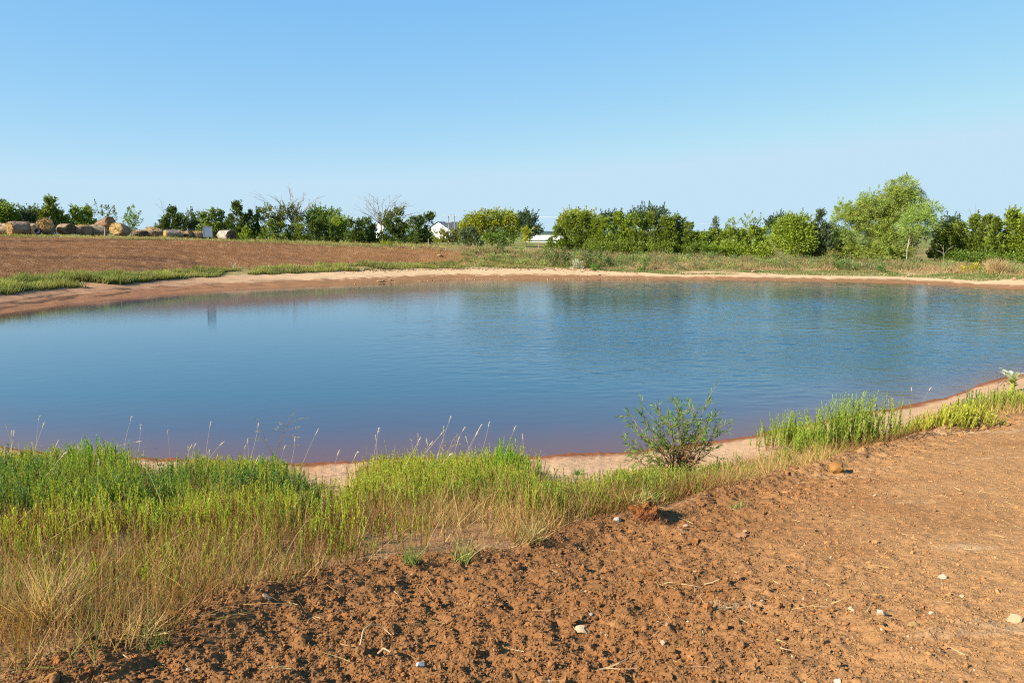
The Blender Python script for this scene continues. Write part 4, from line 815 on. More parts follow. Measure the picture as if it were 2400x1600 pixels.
for a in [("stone", "white pebble with a grey side lying on the tilled soil near the bottom edge", 985, 1560, 19, .8, (.60, .61, .60)),
          ("clod", "large smooth tan clod with a deep shadow in the middle of the tilled soil", 1437, 1466, 32, 1.0, BR, None, "clod"),
          ("stone", "orange flat topped stone at the soil's edge below the tall weed clump", 1962, 1108, 40, .8, (.42, .20, .055)),
          ("stone", "pale grey stone in the grass at the left foot of the red root ball", 1449, 1222, 20, .9, (.52, .46, .36)),
          ("stone", "flat white stone with a shadow right of the soil's centre", 2206, 1355, 20, .7, (.60, .49, .34)),
          ("stone", "rounded cream stone close to the right edge", 2378, 1453, 29, .8, (.62, .42, .24)),
          ("stone", "long white stone low on the tilled soil at right", 2066, 1441, 24, .55, (.60, .48, .33)),
          ("stone", "amber round stone right of the long white stone", 2138, 1468, 24, .8, (.52, .31, .12)),
          ("stone", "small white stone above the amber round stone", 2185, 1438, 12, .8, (.62, .50, .36)),
          ("stone", "white stone chip left of the large smooth clod", 1384, 1440, 10, .9, (.60, .53, .44)),
          ("stone", "bright white stone at the bottom edge right of centre", 1963, 1597, 17, .7, (.60, .54, .45)),
          ("stone", "narrow tan stone slab above the large smooth clod at right", 1665, 1418, 26, .4, (.42, .25, .12)),
          ("stone", "wedge shaped tan stone with a smaller chip on its upper side", 1738, 1257, 26, .7, (.44, .23, .11)),
          ("stone", "small peach stone chip touching the wedge shaped stone", 1746, 1246, 12, .8, (.56, .32, .17)),
          ("stone", "pink angular stone below the red root ball", 1607, 1234, 11, .9, (.60, .40, .28)),
          ("clod", "rounded brown clod with a curved shadow right of the root ball", 1661, 1243, 30, .9, (.30, .14, .055), None, "clod"),
          ("clod", "rust coloured crumbly clod in the dry grass at lower left", 411, 1442, 26, .8, (.36, .14, .045), None, "clod"),
          ("clod", "orange clod with a dark cleft below the dry grass at lower left", 138, 1548, 32, .8, (.40, .17, .05), None, "clod"),
          ("clod", "flat ochre clod at the lower left corner", 42, 1552, 30, .9, (.42, .23, .09), None, "clod"),
          ("clod", "dark red clod at the waterline in the gap between the green weeds", 940, 1079, 26, .8, (.26, .10, .04), None, "clod"),
          ("stone", "white pebble under the small grass tuft at the soil's edge", 966, 1345, 8, .9, (.72, .66, .56)),
          ("stone", "thin tan flake of stone on the soil at left", 623, 1411, 26, .5, (.50, .33, .18))]:
    nm, lb, px, py, wp, ra_, cl_ = a[:7]; ct = a[8] if len(a) > 8 else "stone"
    stone(nm, lb, px, py, wp, ra_, cl_, None, ct, seed=px, yaw=(px * 37) % 60 - 30, mat=M_SOIL if ct == "clod" else M_STONE, flat=.62)
for px, r, wp, lb in ((1598, shore_r(1598, .95), 9, "pale boulder at the upper edge of the far sand left of the turf"), (1676, shore_r(1676, .16), 8, "orange flat slab at the far waterline"), (1769, shore_r(1769, 1.1), 13, "cream boulder in the weeds above the far right sand"),
                      (2135, shore_r(2135, .9), 10, "round cream boulder on the turf below the willow"), (886, shore_r(886, .10), 12, "left of three orange rocks at the far waterline"), (897, shore_r(897, .11), 11, "middle of three orange rocks at the far waterline"), (912, shore_r(912, .14), 10, "right of three orange rocks at the far waterline"),
                      (1407, shore_r(1407, .45), 6, "small dark upright rock on the far sand below the silvery bush"), (2386, shore_r(2386, 1.15), 13, "tan boulder in the turf at the right edge"), (1030, 73.0, 12, "pale rock in the dirt at the right end of the ploughed field")):
    stone("boulder", lb, px, 0, wp, .8, (.50, .33, .18) if "dark" not in lb else (.12, .07, .05), r, "rock", seed=px, near=False, flat=.6)
# rubble along the far beach: uncountable chips
mb = MB(); rg = np.random.default_rng(77); n = 1100
px = np.concatenate([rg.uniform(830, 1500, 900), rg.uniform(0, 2400, 200)]); az = np.arctan((px - 1200) / F); R, _ = knots(az)
q = rg.uniform(0, 1, n); r = np.where(q < .62, R[9] + rg.normal(size=n) * .5, np.where(q < .8, R[8] + .25 + rg.normal(size=n) * .12, lerp(R[8], R[9], rg.uniform(0, 1, n))))
x, y = np.sin(az) * r, np.cos(az) * r; z = gz(x, y); V0, F0 = ICO[1]
for i in range(n):
    s = rg.uniform(.025, .07) * (1.3 if q[i] < .62 else .8) * (.55 if px[i] < 780 else 1); V = V0 * (1 + .25 * rg.normal(size=(len(V0), 1))) * np.array([s * 1.4, s, s * .55]) + np.array([x[i], y[i], z[i] + s * .1])
    mb.add(V, None, F0, np.array((.42, .28, .155)) * rg.uniform(.3, 1.1))
tag(mb.build("rubble", M_STONE), "strewn pale rock chips along the far beach", "rubble", kind="stuff")

# ------------------------------------------------------------------ clods on the tilled soil
rg = np.random.default_rng(5)
def clods(n, sub, smin, smax, pw, rmin, rmax, rpow, nvar=14):
    az = rg.uniform(-.60, .62, n); r = (rmin ** rpow + rg.uniform(0, 1, n) * (rmax ** rpow - rmin ** rpow)) ** (1 / rpow)
    x, y = np.sin(az) * r, np.cos(az) * r; so, _, _, _ = masks(az, r, x, y)
    sm = sst(.4, 3.0, ev(SOIL, az)[0] - r) * sst(.7, 3.0, x - .18 * (y - 4) + 1.6 * (fbm(x * .5, y * .5, 2, 44) - .5))
    dens = (1 - .42 * sm) * (.35 + 1.1 * fbm(x * 1.2, y * 1.2, 3, 401))
    kp = (rg.uniform(0, 1, n) < dens) & (so > .55); x, y, r, sm = x[kp], y[kp], r[kp], sm[kp]; n = len(x)
    s = smin * (smax / smin) ** (rg.uniform(0, 1, n) ** pw) * (1 - .35 * sm); z = gz(x, y)
    var = [rockV(sub, rg, .9, 11)[0] * (1 + .13 * rg.normal(size=(len(ICO[sub][0]), 1))) for _ in range(nvar)]; Fc = ICO[sub][1]; vi = rg.integers(0, nvar, n); VV = np.stack(var)[vi]
    a = rg.uniform(0, 2 * math.pi, n)[:, None]; V = VV * (s[:, None] * rg.uniform(.6, 1.4, (n, 3)))[:, None, :] * np.array([1, 1, .85])
    tl = rg.normal(size=(n, 1)) * .35; V = np.stack([V[..., 0] + tl * V[..., 2], V[..., 1], V[..., 2] - tl * V[..., 0] * .6], -1)
    V = np.stack([V[..., 0] * np.cos(a) - V[..., 1] * np.sin(a), V[..., 0] * np.sin(a) + V[..., 1] * np.cos(a), V[..., 2]], -1) + np.stack([x, y, z + s * .22], 1)[:, None, :]
    pale = (rg.uniform(0, 1, n) < .007 * (1 + sm))[:, None]; base = lerp(np.array([[.208, .100, .039]]), np.array([[.325, .178, .077]]), sm[:, None])
    base = np.where((rg.uniform(0, 1, n) < .14)[:, None], base * np.array([1.15, .98, .82]), base)
    c = np.where(pale, [[.40, .29, .19]], base) * rg.uniform(.78, 1.2, (n, 1))
    m_ = V.shape[1]; Fa = (Fc[None] + (np.arange(n) * m_)[:, None, None]).reshape(-1, 3)
    return V.reshape(-1, 3), Fa, np.repeat(c, m_, 0)
mb = MB()
for args in ((8000, 2, .009, .030, 3.4, 2.4, 13, .9), (95000, 1, .005, .013, 1.5, 2.4, 13, .85), (130000, 1, .0028, .007, 1.0, 2.4, 11, .75)):
    V, Fa, c = clods(*args); mb.add(V, None, Fa, c)
tag(mb.build("soil_clods", M_SOIL), "crumbly reddish brown clods strewn over the tilled soil", "clods", kind="stuff")

# ------------------------------------------------------------------ weeds on the near bank
rg = np.random.default_rng(99)
def spikes(mb, B, hgt, lean, col, rg, green_from=.42, nl=46, w=.008, ll=.042, stemc=(.30, .14, .06), sp=1.0):
    """upright stems closely set with narrow ascending leaves"""
    n = len(B); d0 = np.stack([rg.normal(size=n) * lean + .06, rg.normal(size=n) * lean, np.ones(n)], 1); d0 /= np.linalg.norm(d0, axis=1, keepdims=True)
    bd = np.stack([-d0[:, 0] * .5 + rg.normal(size=n) * .08, -d0[:, 1] * .5 + rg.normal(size=n) * .08, np.zeros(n)], 1)
    def at(t_): return B + d0 * (hgt * t_)[:, None] + bd * (hgt * t_ * t_)[:, None]
    sg = 4; rows = []; cc = []
    S = np.cross(d0, unit(n, rg)); S /= np.linalg.norm(S, axis=1, keepdims=True)
    for k in range(sg + 1):
        t_ = np.full(n, k / sg); p_ = at(t_); ww = S * .0032 * (1.2 - .8 * k / sg); rows += [p_ - ww, p_ + ww]; f = sst(.3, .6, np.full((n, 1), k / sg)); c_ = np.asarray(stemc) * (1 - f) + col * f; cc += [c_, c_]
    V = np.stack(rows, 1).reshape(-1, 3); m_ = 2 * (sg + 1); Q = np.concatenate([np.arange(n)[:, None] * m_ + np.array([2 * s, 2 * s + 1, 2 * s + 3, 2 * s + 2]) for s in range(sg)])
    mb.add(V, Q, None, np.stack(cc, 1).reshape(-1, 3))
    gf = np.broadcast_to(green_from, (n,))
    t_ = gf[:, None] + (1.0 - gf[:, None]) * rg.uniform(0, 1, (n, nl)) ** .85; nt_ = np.repeat(np.arange(n), nl); tt = t_.ravel()
    P = B[nt_] + d0[nt_] * (hgt[nt_] * tt)[:, None] + bd[nt_] * (hgt[nt_] * tt * tt)[:, None]
    a = rg.uniform(0, 2 * math.pi, n * nl); up_ = d0[nt_] + bd[nt_] * 2 * tt[:, None]
    D = up_ + np.stack([np.cos(a), np.sin(a), 0 * a], 1) * (.50 * sp * (1.1 - .6 * tt))[:, None]
    lf = sst(0, .25, (tt - gf[nt_]) / (1 - gf[nt_])); brow = (rg.uniform(0, 1, n * nl) < .25 * (1 - lf))[:, None]
    c = np.where(brow, [[.33, .17, .07]], col[nt_] * (.8 + .35 * tt[:, None]))
    leaves(mb, P, D, ll * (1.15 - .55 * tt), w, c, rg, .2)
SKY_ = np.array([(-400, 1040), (0, 1058), (130, 1066), (165, 1040), (285, 1044), (300, 1088), (390, 1084), (415, 1062), (480, 1068), (560, 1070), (600, 1064), (690, 1078), (715, 1122), (812, 1122), (850, 1076), (1000, 1066), (1100, 1066), (1128, 1040), (1232, 1046), (1250, 1108),
    (1295, 1136), (1420, 1138), (1440, 1108), (1490, 1098), (1600, 1108), (1700, 1085), (1780, 1062), (2050, 1028), (2200, 970), (2400, 918), (2700, 850)], float)
def cap_height(B, h, rg, slack=10):
    """the stand is lower where the photo shows bare sand behind it"""
    px = 1200 + B[:, 0] / (B[:, 1] * cp + (H - B[:, 2]) * sp) * F
    sky_y = np.interp(px + 22 * rg.normal(size=len(h)), SKY_[:, 0], SKY_[:, 1]) - slack * rg.normal(size=len(h)) * 1.1 - 26 * (fbm(px * .03, B[:, 1] * 1.5, 2, 509) - .5) - np.where(rg.uniform(size=len(h)) < .08, 40, 0)
    a_ = (800 - sky_y) / F; tz = H + B[:, 1] * (-sp + a_ * cp) / (cp + a_ * sp)
    cap = tz - B[:, 2]; return np.clip(np.where(h > cap, cap * rg.uniform(.55, 1.12, len(h)), h), .05, None)
def band_points(n, x0, x1, t0, t1, rg):
    az = np.arctan((rg.uniform(x0, x1, n) - 1200) / F); rs0, _ = ev(SOIL, az); rw0, _ = ev(WEED, az); rn0, _ = ev(NEAR, az); rw0 = np.minimum(rw0, rn0 - .15)
    t_ = rg.uniform(t0, t1, n); r = rs0 + (rw0 - rs0) * t_; x, y = np.sin(az) * r, np.cos(az) * r
    return x, y, t_, 1200 + np.tan(az) * F
# bright ragweed like stand
x, y, t_, px = band_points(6200, -160, 1700, -.02, 1.0, rg)
nn = fbm(x * .75, y * .75, 3, 502); den = (.10 + .90 * sst(.0, .34, t_ - .75 * (.52 - nn))) * (.30 + 1.1 * sst(.32, .62, fbm(x * 1.1, y * 1.1, 3, 501))) * np.interp(px, [0, 200, 650, 900, 1250, 1500, 1600, 1700], [.85, .85, .9, 1.1, 1.1, .75, .4, .3])
den = np.where((px > 690) & (px < 860) & (t_ > .62), den * .22, den); den = np.where((px > 300) & (px < 390) & (t_ > .75), den * .35, den); den = np.where((px > 830) & (px < 1180) & (t_ < .2), den * .15, den)
kp = rg.uniform(0, 1, len(x)) < den; x, y, t_, px = x[kp], y[kp], t_[kp], px[kp]; n = len(x)
q = rg.integers(2, 6, n); ii = np.repeat(np.arange(n), q); N = len(ii)
bx = x[ii] + rg.normal(size=N) * .05; by = y[ii] + rg.normal(size=N) * .05; B = np.stack([bx, by, gz(bx, by) - .02], 1)
hg = (.13 + .38 * fbm(bx * 1.1, by * 1.1, 3, 503)) * np.interp(t_[ii], [0, .3, .7, 1], [.75, .95, 1.1, 1.0]) * np.interp(px[ii], [0, 700, 1250, 1500, 1700], [1.15, 1.05, 1.15, .8, .6]) * rg.uniform(.72, 1.15, N)
hue = fbm(bx * .9, by * .9, 3, 505)[:, None]; gcol = lerp(np.array([[.170, .245, .036]]), np.array([[.345, .375, .045]]), sst(.30, .55, hue)) * rg.uniform(.8, 1.2, (N, 1))
rust = (rg.uniform(0, 1, N) < .20 + .25 * (t_[ii] < .35))[:, None]; gcol = np.where(rust, np.array([[.30, .19, .07]]) * rg.uniform(.7, 1.2, (N, 1)), gcol)
hg = cap_height(B, hg * np.where(rust[:, 0], .85, 1.0), rg)
mb = MB(); gfr = np.interp(t_[ii], [0, .4, 1], [.50, .40, .30]) * np.interp(px[ii], [0, 700, 950], [.72, .82, 1]) * rg.uniform(.8, 1.25, N); kindp = np.where(t_ < .3, rg.integers(0, 6, n), rg.integers(0, 10, n))[ii]
for sel, kw in ((kindp < 5, dict(nl=54, w=.0052, ll=.028, sp=.7)), ((kindp >= 5) & (kindp < 8), dict(nl=48, w=.0055, ll=.036, sp=1.3)), (kindp >= 8, dict(nl=40, w=.0065, ll=.042, sp=2.2))):
    k3 = kindp[sel][:, None] >= 8; spikes(mb, B[sel], hg[sel] * np.where(k3[:, 0], .8, 1), .20, np.where(k3, gcol[sel] * np.array([.72, .95, 1.1]), gcol[sel]), rg, green_from=gfr[sel] * np.where(k3[:, 0], .6, 1), **kw)
# bent and dead stems
x, y, t_, px = band_points(900, -160, 2300, -.02, .9, rg); n = len(x); B = np.stack([x, y, gz(x, y) - .01], 1)
strips(mb, B, np.stack([rg.normal(size=n) * .45 + .15, rg.normal(size=n) * .4, np.ones(n)], 1), cap_height(B, rg.uniform(.25, .7, n) * np.interp(px, [0, 1200, 2000], [1, .9, .55]), rg), np.full(n, .0062), rg.uniform(.05, .40, n), cols(np.where((rg.uniform(0, 1, n) < .5)[:, None], [[.42, .30, .14]], [[.24, .13, .06]]), n, rg), 5, rg)
# shorter thin stand among sand and dry grass on the right
x, y, t_, px = band_points(1500, 1480, 2460, .12, 1.0, rg)
kp = rg.uniform(0, 1, len(x)) < (.10 + .75 * sst(.42, .66, fbm(x * .9, y * .9, 3, 511))) * (1 - .7 * sst(.45, .95, t_)); x, y, t_, px = x[kp], y[kp], t_[kp], px[kp]; n = len(x)
q = rg.integers(2, 5, n); ii = np.repeat(np.arange(n), q); N = len(ii); bx = x[ii] + rg.normal(size=N) * .06; by = y[ii] + rg.normal(size=N) * .06; B = np.stack([bx, by, gz(bx, by) - .02], 1)
gcol = lerp(np.array([[.20, .26, .05]]), np.array([[.36, .36, .06]]), fbm(bx, by, 2, 512)[:, None]) * rg.uniform(.8, 1.2, (N, 1))
spikes(mb, B, cap_height(B, rg.uniform(.16, .38, N) * (1 - .35 * t_[ii]), rg), .22, gcol, rg, green_from=.35, nl=34, w=.0065, ll=.04, stemc=(.36, .24, .11))
# darker leafy weeds on the left
x, y, t_, px = band_points(900, -160, 700, .22, .75, rg); kp = rg.uniform(0, 1, len(x)) < sst(.46, .62, fbm(x * .8, y * .8, 3, 521)) * np.interp(px, [-160, 250, 700], [2.2, 1.6, .7]); x, y, t_ = x[kp], y[kp], t_[kp]; n = len(x)
q = rg.integers(3, 6, n); ii = np.repeat(np.arange(n), q); N = len(ii); bx = x[ii] + rg.normal(size=N) * .07; by = y[ii] + rg.normal(size=N) * .07; B = np.stack([bx, by, gz(bx, by) - .02], 1)
spikes(mb, B, cap_height(B, rg.uniform(.26, .5, N), rg), .2, np.tile([[.10, .165, .040]], (N, 1)) * rg.uniform(.7, 1.3, (N, 1)), rg, green_from=.2, nl=60, w=.0070, ll=.042, sp=2.0)
tag(mb.build("green_weeds", M_BLADE), "thick stand of upright yellow green weeds on the near bank", "weeds", kind="stuff")
# dry grass tangle
mb = MB(); x, y, t_, px = band_points(90000, -200, 2460, -.06, .95, rg)
den = np.interp(t_, [-.06, .03, .15, .4, .6, .95], [.15, .7, 1.0, .8, .40, .10]) * np.interp(px, [-200, 500, 800, 1000, 1300, 2400], [1.0, .9, .6, .65, 1.1, 1.2]) * (.25 + 1.2 * sst(.3, .6, fbm(x * 1.4, y * 1.4, 3, 531)))
den = np.where((px > 800) & (px < 1180) & (t_ < .16), den * .25, den)
kp = rg.uniform(0, 1, len(x)) < den; x, y, t_, px = x[kp], y[kp], t_[kp], px[kp]; n = len(x); B = np.stack([x, y, gz(x, y) - .01], 1)
flat_ = (rg.uniform(0, 1, n) < .30)[:, None]; D = np.where(flat_, np.stack([rg.normal(size=n), rg.normal(size=n), rg.uniform(.02, .35, n)], 1), np.stack([rg.normal(size=n) * .35 + .1, rg.normal(size=n) * .35, np.ones(n)], 1))
tone = fbm(x * .8, y * .8, 3, 533)[:, None]; c = lerp(np.array([[.250, .112, .045]]), np.array([[.47, .30, .12]]), sst(.35, .7, tone)) * rg.uniform(.5, 1.3, (n, 1)); c = np.where((rg.uniform(0, 1, n) < .16)[:, None], [[.23, .27, .06]], c)
strips(mb, B, D, cap_height(B, rg.uniform(.10, .36, n) * (.6 + .6 * tone[:, 0]), rg), np.full(n, .0050), rg.uniform(0, .16, n), c, 3, rg)
tag(mb.build("dry_grass", M_DRY), "brown and straw coloured dry grass tangle along the edge of the tilled soil", "grass", kind="stuff")
# loose straw on the soil
mb = MB(); n = 2600; az = rg.uniform(-.6, .62, n); r = 2.6 + 9 * rg.uniform(0, 1, n) ** 1.2; x, y = np.sin(az) * r, np.cos(az) * r; so, _, _, _ = masks(az, r, x, y)
kp = (so > .4) & (rg.uniform(0, 1, n) < .25 + .9 * sst(.45, .65, fbm(x * 1.1, y * 1.1, 3, 541)) + .5 * sst(7, 10, r)); x, y = x[kp], y[kp]; n = len(x); B = np.stack([x, y, gz(x, y) + .014], 1)
strips(mb, B, np.stack([rg.normal(size=n), rg.normal(size=n), rg.normal(size=n) * .12 + .05], 1), rg.uniform(.03, .13, n), np.full(n, .0042), rg.uniform(0, .05, n), cols((.55, .40, .20), n, rg), 3, rg)
tag(mb.build("straw_litter", M_DRY), "loose straw bits lying on the tilled soil", "straw", kind="stuff")
# thin grass stalks with pale seed heads
mb = MB(); x, y, t_, px = band_points(46, -100, 1250, .45, 1.0, rg); n = len(x); B = np.stack([x, y, gz(x, y)], 1)
def seed_stalk(mb, b, tip, bend, rg, col=(.50, .42, .24), head=(.60, .53, .44), hl=.07, hw=.008):
    tt = np.linspace(0, 1, 8)[:, None]; P = b + (tip - b) * tt + np.array([bend, 0, -abs(bend) * .4]) * tt ** 3; tube(mb, P, np.linspace(.0026, .0014, 8), 3, col)
    d = P[-1] - P[-2]; d /= np.linalg.norm(d); tube(mb, P[-1] + d * hl * np.linspace(-.9, .25, 6)[:, None], hw * np.array([.35, .8, 1, .9, .6, .15]) * .6, 5, head)
    leaves(mb, P[-1] - d * hl * rg.uniform(0, .8, (26, 1)), d + unit(26, rg) * .45, .028, .004, np.array(head), rg)
for i in range(n):
    h_ = rg.uniform(.45, .75); ln = rg.normal() * .10 + .16; seed_stalk(mb, B[i], B[i] + np.array([ln, rg.normal() * .1, h_]), rg.normal() * .05, rg)
tag(mb.build("seed_grass", M_DRY), "thin pale grass stalks with fluffy seed heads rising above the near weeds", "grass", kind="stuff")

# ------------------------------------------------------------------ single plants on the near bank
def near_pt(px, py, z=.6):
    for _ in range(8):
        x, y = hit(px, py, z); z = float(gz(np.array([x]), np.array([y]))[0])
    return np.array([x, y, z])
def adopt(o_, e):
    o_.parent = e; o_.matrix_parent_inverse = Matrix.Translation(-Vector(e.location)); return o_
def px_at(b, px, py):
    """point seen at the pixel, as deep as b"""
    a_, b_, c_ = ray(px, py); t__ = b[1] / b_; return np.array([a_ * t__, b[1], H + c_ * t__])
def weed_clump(label, px, py, wpx, top, n, seed, col=(.25, .33, .045), name="weed_clump", lean=.16, nl=54):
    rg = np.random.default_rng(seed); b = near_pt(px, py); e = empty(name, b, label, "weed clump"); k = np.linalg.norm(b - [0, 0, H]) / F
    B = np.stack([b[0] + np.clip(rg.normal(size=n) * .30, -.62, .62) * wpx * k, b[1] + rg.normal(size=n) * .18, np.zeros(n)], 1); B[:, 2] = gz(B[:, 0], B[:, 1]) - .02
    n0 = n; hh = (py - top) * k * (1.06 - .75 * np.abs((B[:, 0] - b[0]) / (wpx * k)) ** 1.5) * rg.uniform(.50, 1.02, n)
    mb = MB(); spikes(mb, B, hh, lean, np.array([col]) * rg.uniform(.75, 1.25, (n, 1)), rg, green_from=.16, nl=nl + 20, w=.0075, ll=.042, sp=.9)
    adopt(mb.build("stems", M_BLADE), e); return e
weed_clump("compact clump of bright green upright weeds left of the taller clump on the right sand", 1842, 1050, 120, 962, 130, 601)
weed_clump("tallest clump of bright green upright weeds standing before the water on the right", 1978, 1062, 185, 932, 260, 602)
weed_clump("low yellow green weeds linking the two bright clumps on the right", 1905, 1066, 90, 1004, 40, 603)
weed_clump("yellow feathery weed bush on the sand near the right edge", 2235, 1000, 130, 945, 170, 604, (.42, .42, .06), "weed_bush", .5, 40)
weed_clump("small blue green tuft of upright leaves above the yellow weed bush", 2275, 958, 36, 915, 30, 605, (.12, .22, .07), "weed_tuft", .16, 40)
weed_clump("yellow green weeds at the foot of the pale mullein", 2335, 965, 130, 912, 130, 606, (.30, .34, .05), "weed_bush", .3, 34)
weed_clump("tall bright weed clump rising over the waterline in the centre", 1185, 1130, 110, 1030, 64, 607, (.18, .34, .03))
weed_clump("dense green weed clump rising over the waterline at left", 225, 1130, 150, 1035, 80, 608, (.17, .31, .03))
weed_clump("upright green weed clump at the waterline below the dry stalk", 620, 1130, 90, 1062, 50, 609, (.17, .31, .03))
# willow shrub
def shrub():
    rg = np.random.default_rng(31); b = near_pt(1585, 1138); e = empty("willow_shrub", b, "airy willow shrub with narrow green leaves standing before the water", "shrub")
    st = MB(); lf = MB(); br = MB()
    ends = [(1478, 975), (1495, 1010), (1500, 962), (1535, 985), (1560, 960), (1583, 945), (1602, 952), (1630, 965), (1652, 958), (1672, 938), (1640, 990), (1690, 1000), (1470, 1040), (1500, 1045), (1545, 1030), (1600, 1020), (1650, 1030), (1702, 1020), (1480, 1075), (1690, 1052), (1570, 1000), (1615, 990), (1520, 1020), (1660, 1000), (1545, 965), (1590, 970)]
    for (ex, ey) in ends:
        tip = px_at(b, ex, ey) + np.array([0, rg.uniform(-.35, .35), 0]); s0 = b + np.array([rg.uniform(-.10, .10), rg.uniform(-.08, .08), -.03]); n = 12; tt = np.linspace(0, 1, n)[:, None]
        ctl = s0 + (tip - s0) * np.array([.35, .35, .6]); P = (1 - tt) ** 2 * s0 + 2 * tt * (1 - tt) * ctl + tt ** 2 * tip + rg.normal(size=(n, 3)) * .008
        tube(st, P, np.linspace(.008, .0022, n), 5, (.23, .13, .075))
        for k in range(2, n):
            for j in range(2):
                if rg.uniform() < .62:
                    d = unit(1, rg)[0] * .8 + (P[k] - P[k - 1]) / np.linalg.norm(P[k] - P[k - 1]) * .8; d /= np.linalg.norm(d); ln = rg.uniform(.07, .20); q = P[k] + d * ln
                    tube(st, [P[k], (P[k] + q) / 2, q], [.0025, .002, .0014], 4, (.25, .15, .08)); m_ = 10
                    dead = k / n < .42 and rg.uniform() < .8
                    pos = P[k] + d * ln * rg.uniform(.1, 1.05, (m_, 1)); D = d + unit(m_, rg) * .75 + np.array([0, 0, -.15])
                    leaves(br if dead else lf, pos, D, .075, .0095, (.24, .12, .055) if dead else np.array((.14, .23, .035)) * rg.uniform(.75, 1.35), rg)
        d = P[-1] - P[-2]; d /= np.linalg.norm(d); leaves(lf, P[-1] - d * rg.uniform(0, .18, (16, 1)), d + unit(16, rg) * .6, .07, .011, (.14, .27, .04), rg)
    adopt(st.build("stem", M_BARK), e); adopt(lf.build("leaves", M_LEAF), e); adopt(br.build("withered_leaves", M_DRY), e)
shrub()
def stalk(name, label, base, paths, col, lcol, seed, nleaf=10, rad=.005, cat="weed", ll=.025, lw=.008):
    rg = np.random.default_rng(seed); b = near_pt(*base); e = empty(name, b, label, cat); st = MB(); lf = MB()
    for pts, rr in paths:
        P = np.array([px_at(b, *q) for q in pts]); P += rg.normal(size=P.shape) * .004; P[:, 1] += np.linspace(0, rg.uniform(-.12, .12), len(P))
        tt = np.linspace(0, len(P) - 1, 4 * len(P)); P = np.stack([np.interp(tt, np.arange(len(P)), P[:, k]) for k in range(3)], 1)
        tube(st, P, np.linspace(rr, rr * .35, len(P)), 5, col)
        i = rg.integers(len(P) // 3, len(P), nleaf); leaves(lf, P[i] + rg.normal(size=(nleaf, 3)) * .006, unit(nleaf, rg) + np.array([0, 0, .5]), ll, lw, lcol, rg)
    adopt(st.build("stem", M_BARK), e); adopt(lf.build("leaves", M_LEAF), e); return e
stalk("dry_weed", "dark branching half dry weed leaning over the water at left centre", (632, 1110),
      [([(632, 1110), (645, 1060), (662, 1015), (680, 978), (688, 970)], .006), ([(668, 1000), (690, 985), (705, 982), (714, 984)], .0025), ([(664, 1012), (690, 1002), (708, 1000)], .0025), ([(662, 1020), (690, 1018), (704, 1024)], .0025),
       ([(640, 1070), (622, 1040), (612, 1010), (604, 985), (598, 984)], .004), ([(612, 1012), (600, 1012), (592, 1015)], .002), ([(618, 1035), (604, 1028), (596, 1028)], .002), ([(646, 1058), (670, 1048), (690, 1046), (704, 1050)], .003), ([(655, 1030), (648, 1008), (652, 1000)], .002), ([(670, 1000), (662, 992), (660, 988)], .002)], (.20, .12, .075), (.33, .28, .10), 41, 16)
stalk("dry_weed", "small branching seed weed over the water left of the central tall clump", (1040, 1105),
      [([(1040, 1105), (1048, 1060), (1062, 1030), (1074, 1018)], .004), ([(1052, 1050), (1042, 1030)], .002), ([(1056, 1045), (1076, 1038)], .002), ([(1050, 1062), (1030, 1046)], .002)], (.30, .24, .11), (.40, .34, .13), 42, 14)
stalk("dry_weed", "slim seed weed at the waterline below the middle of the pond", (975, 1100), [([(975, 1100), (970, 1058), (962, 1028)], .004), ([(972, 1070), (978, 1040), (978, 1022)], .003)], (.36, .30, .14), (.48, .40, .18), 43, 16)
stalk("dock_stalk", "brown seed stalk standing alone on the sand right of the tallest clump", (2089, 978), [([(2089, 978), (2090, 955), (2091, 934)], .005)], (.30, .16, .08), (.40, .24, .12), 44, 60, ll=.02, lw=.014)
stalk("dry_weed", "dark dry weed bending over the wet sand beside the pale mullein", (2333, 958), [([(2333, 958), (2338, 920), (2343, 895), (2340, 870)], .006), ([(2342, 905), (2352, 890), (2360, 903)], .004), ([(2343, 898), (2356, 880), (2354, 868)], .004), ([(2345, 893), (2348, 875)], .003)], (.10, .06, .05), (.09, .075, .05), 45, 14)
for j, (bx_, by_, tx, ty, bd_, lb) in enumerate(((480, 1085, 494, 990, .02, "tallest pale grass stalk with a white seed head over the water at left"), (484, 1085, 524, 1036, .06, "pale grass stalk bending right beside the tallest one"), (240, 1060, 330, 1034, .16, "long grass stalk arching right over the water at far left"),
                                            (2138, 945, 2136, 908, -.01, "left one of the thin white grass stalks on the right sand"), (2160, 945, 2182, 908, .02, "right one of the thin white grass stalks on the right sand"), (780, 1110, 795, 1056, .02, "pale grass stalk with a white head over the bare sand gap"), (26, 1060, 27, 1010, 0, "pale grass stalk at the picture's left edge over the water"))):
    rg = np.random.default_rng(700 + j); b = near_pt(bx_, by_); tip = px_at(b, tx, ty); mb = MB(); seed_stalk(mb, b, tip - np.array([bd_, 0, -abs(bd_) * .4]), bd_, rg, hl=.09, hw=.014)
    tag(mb.build("grass_stalk", M_DRY, origin=b), lb, "grass stalk", "single grass stalks over the water")
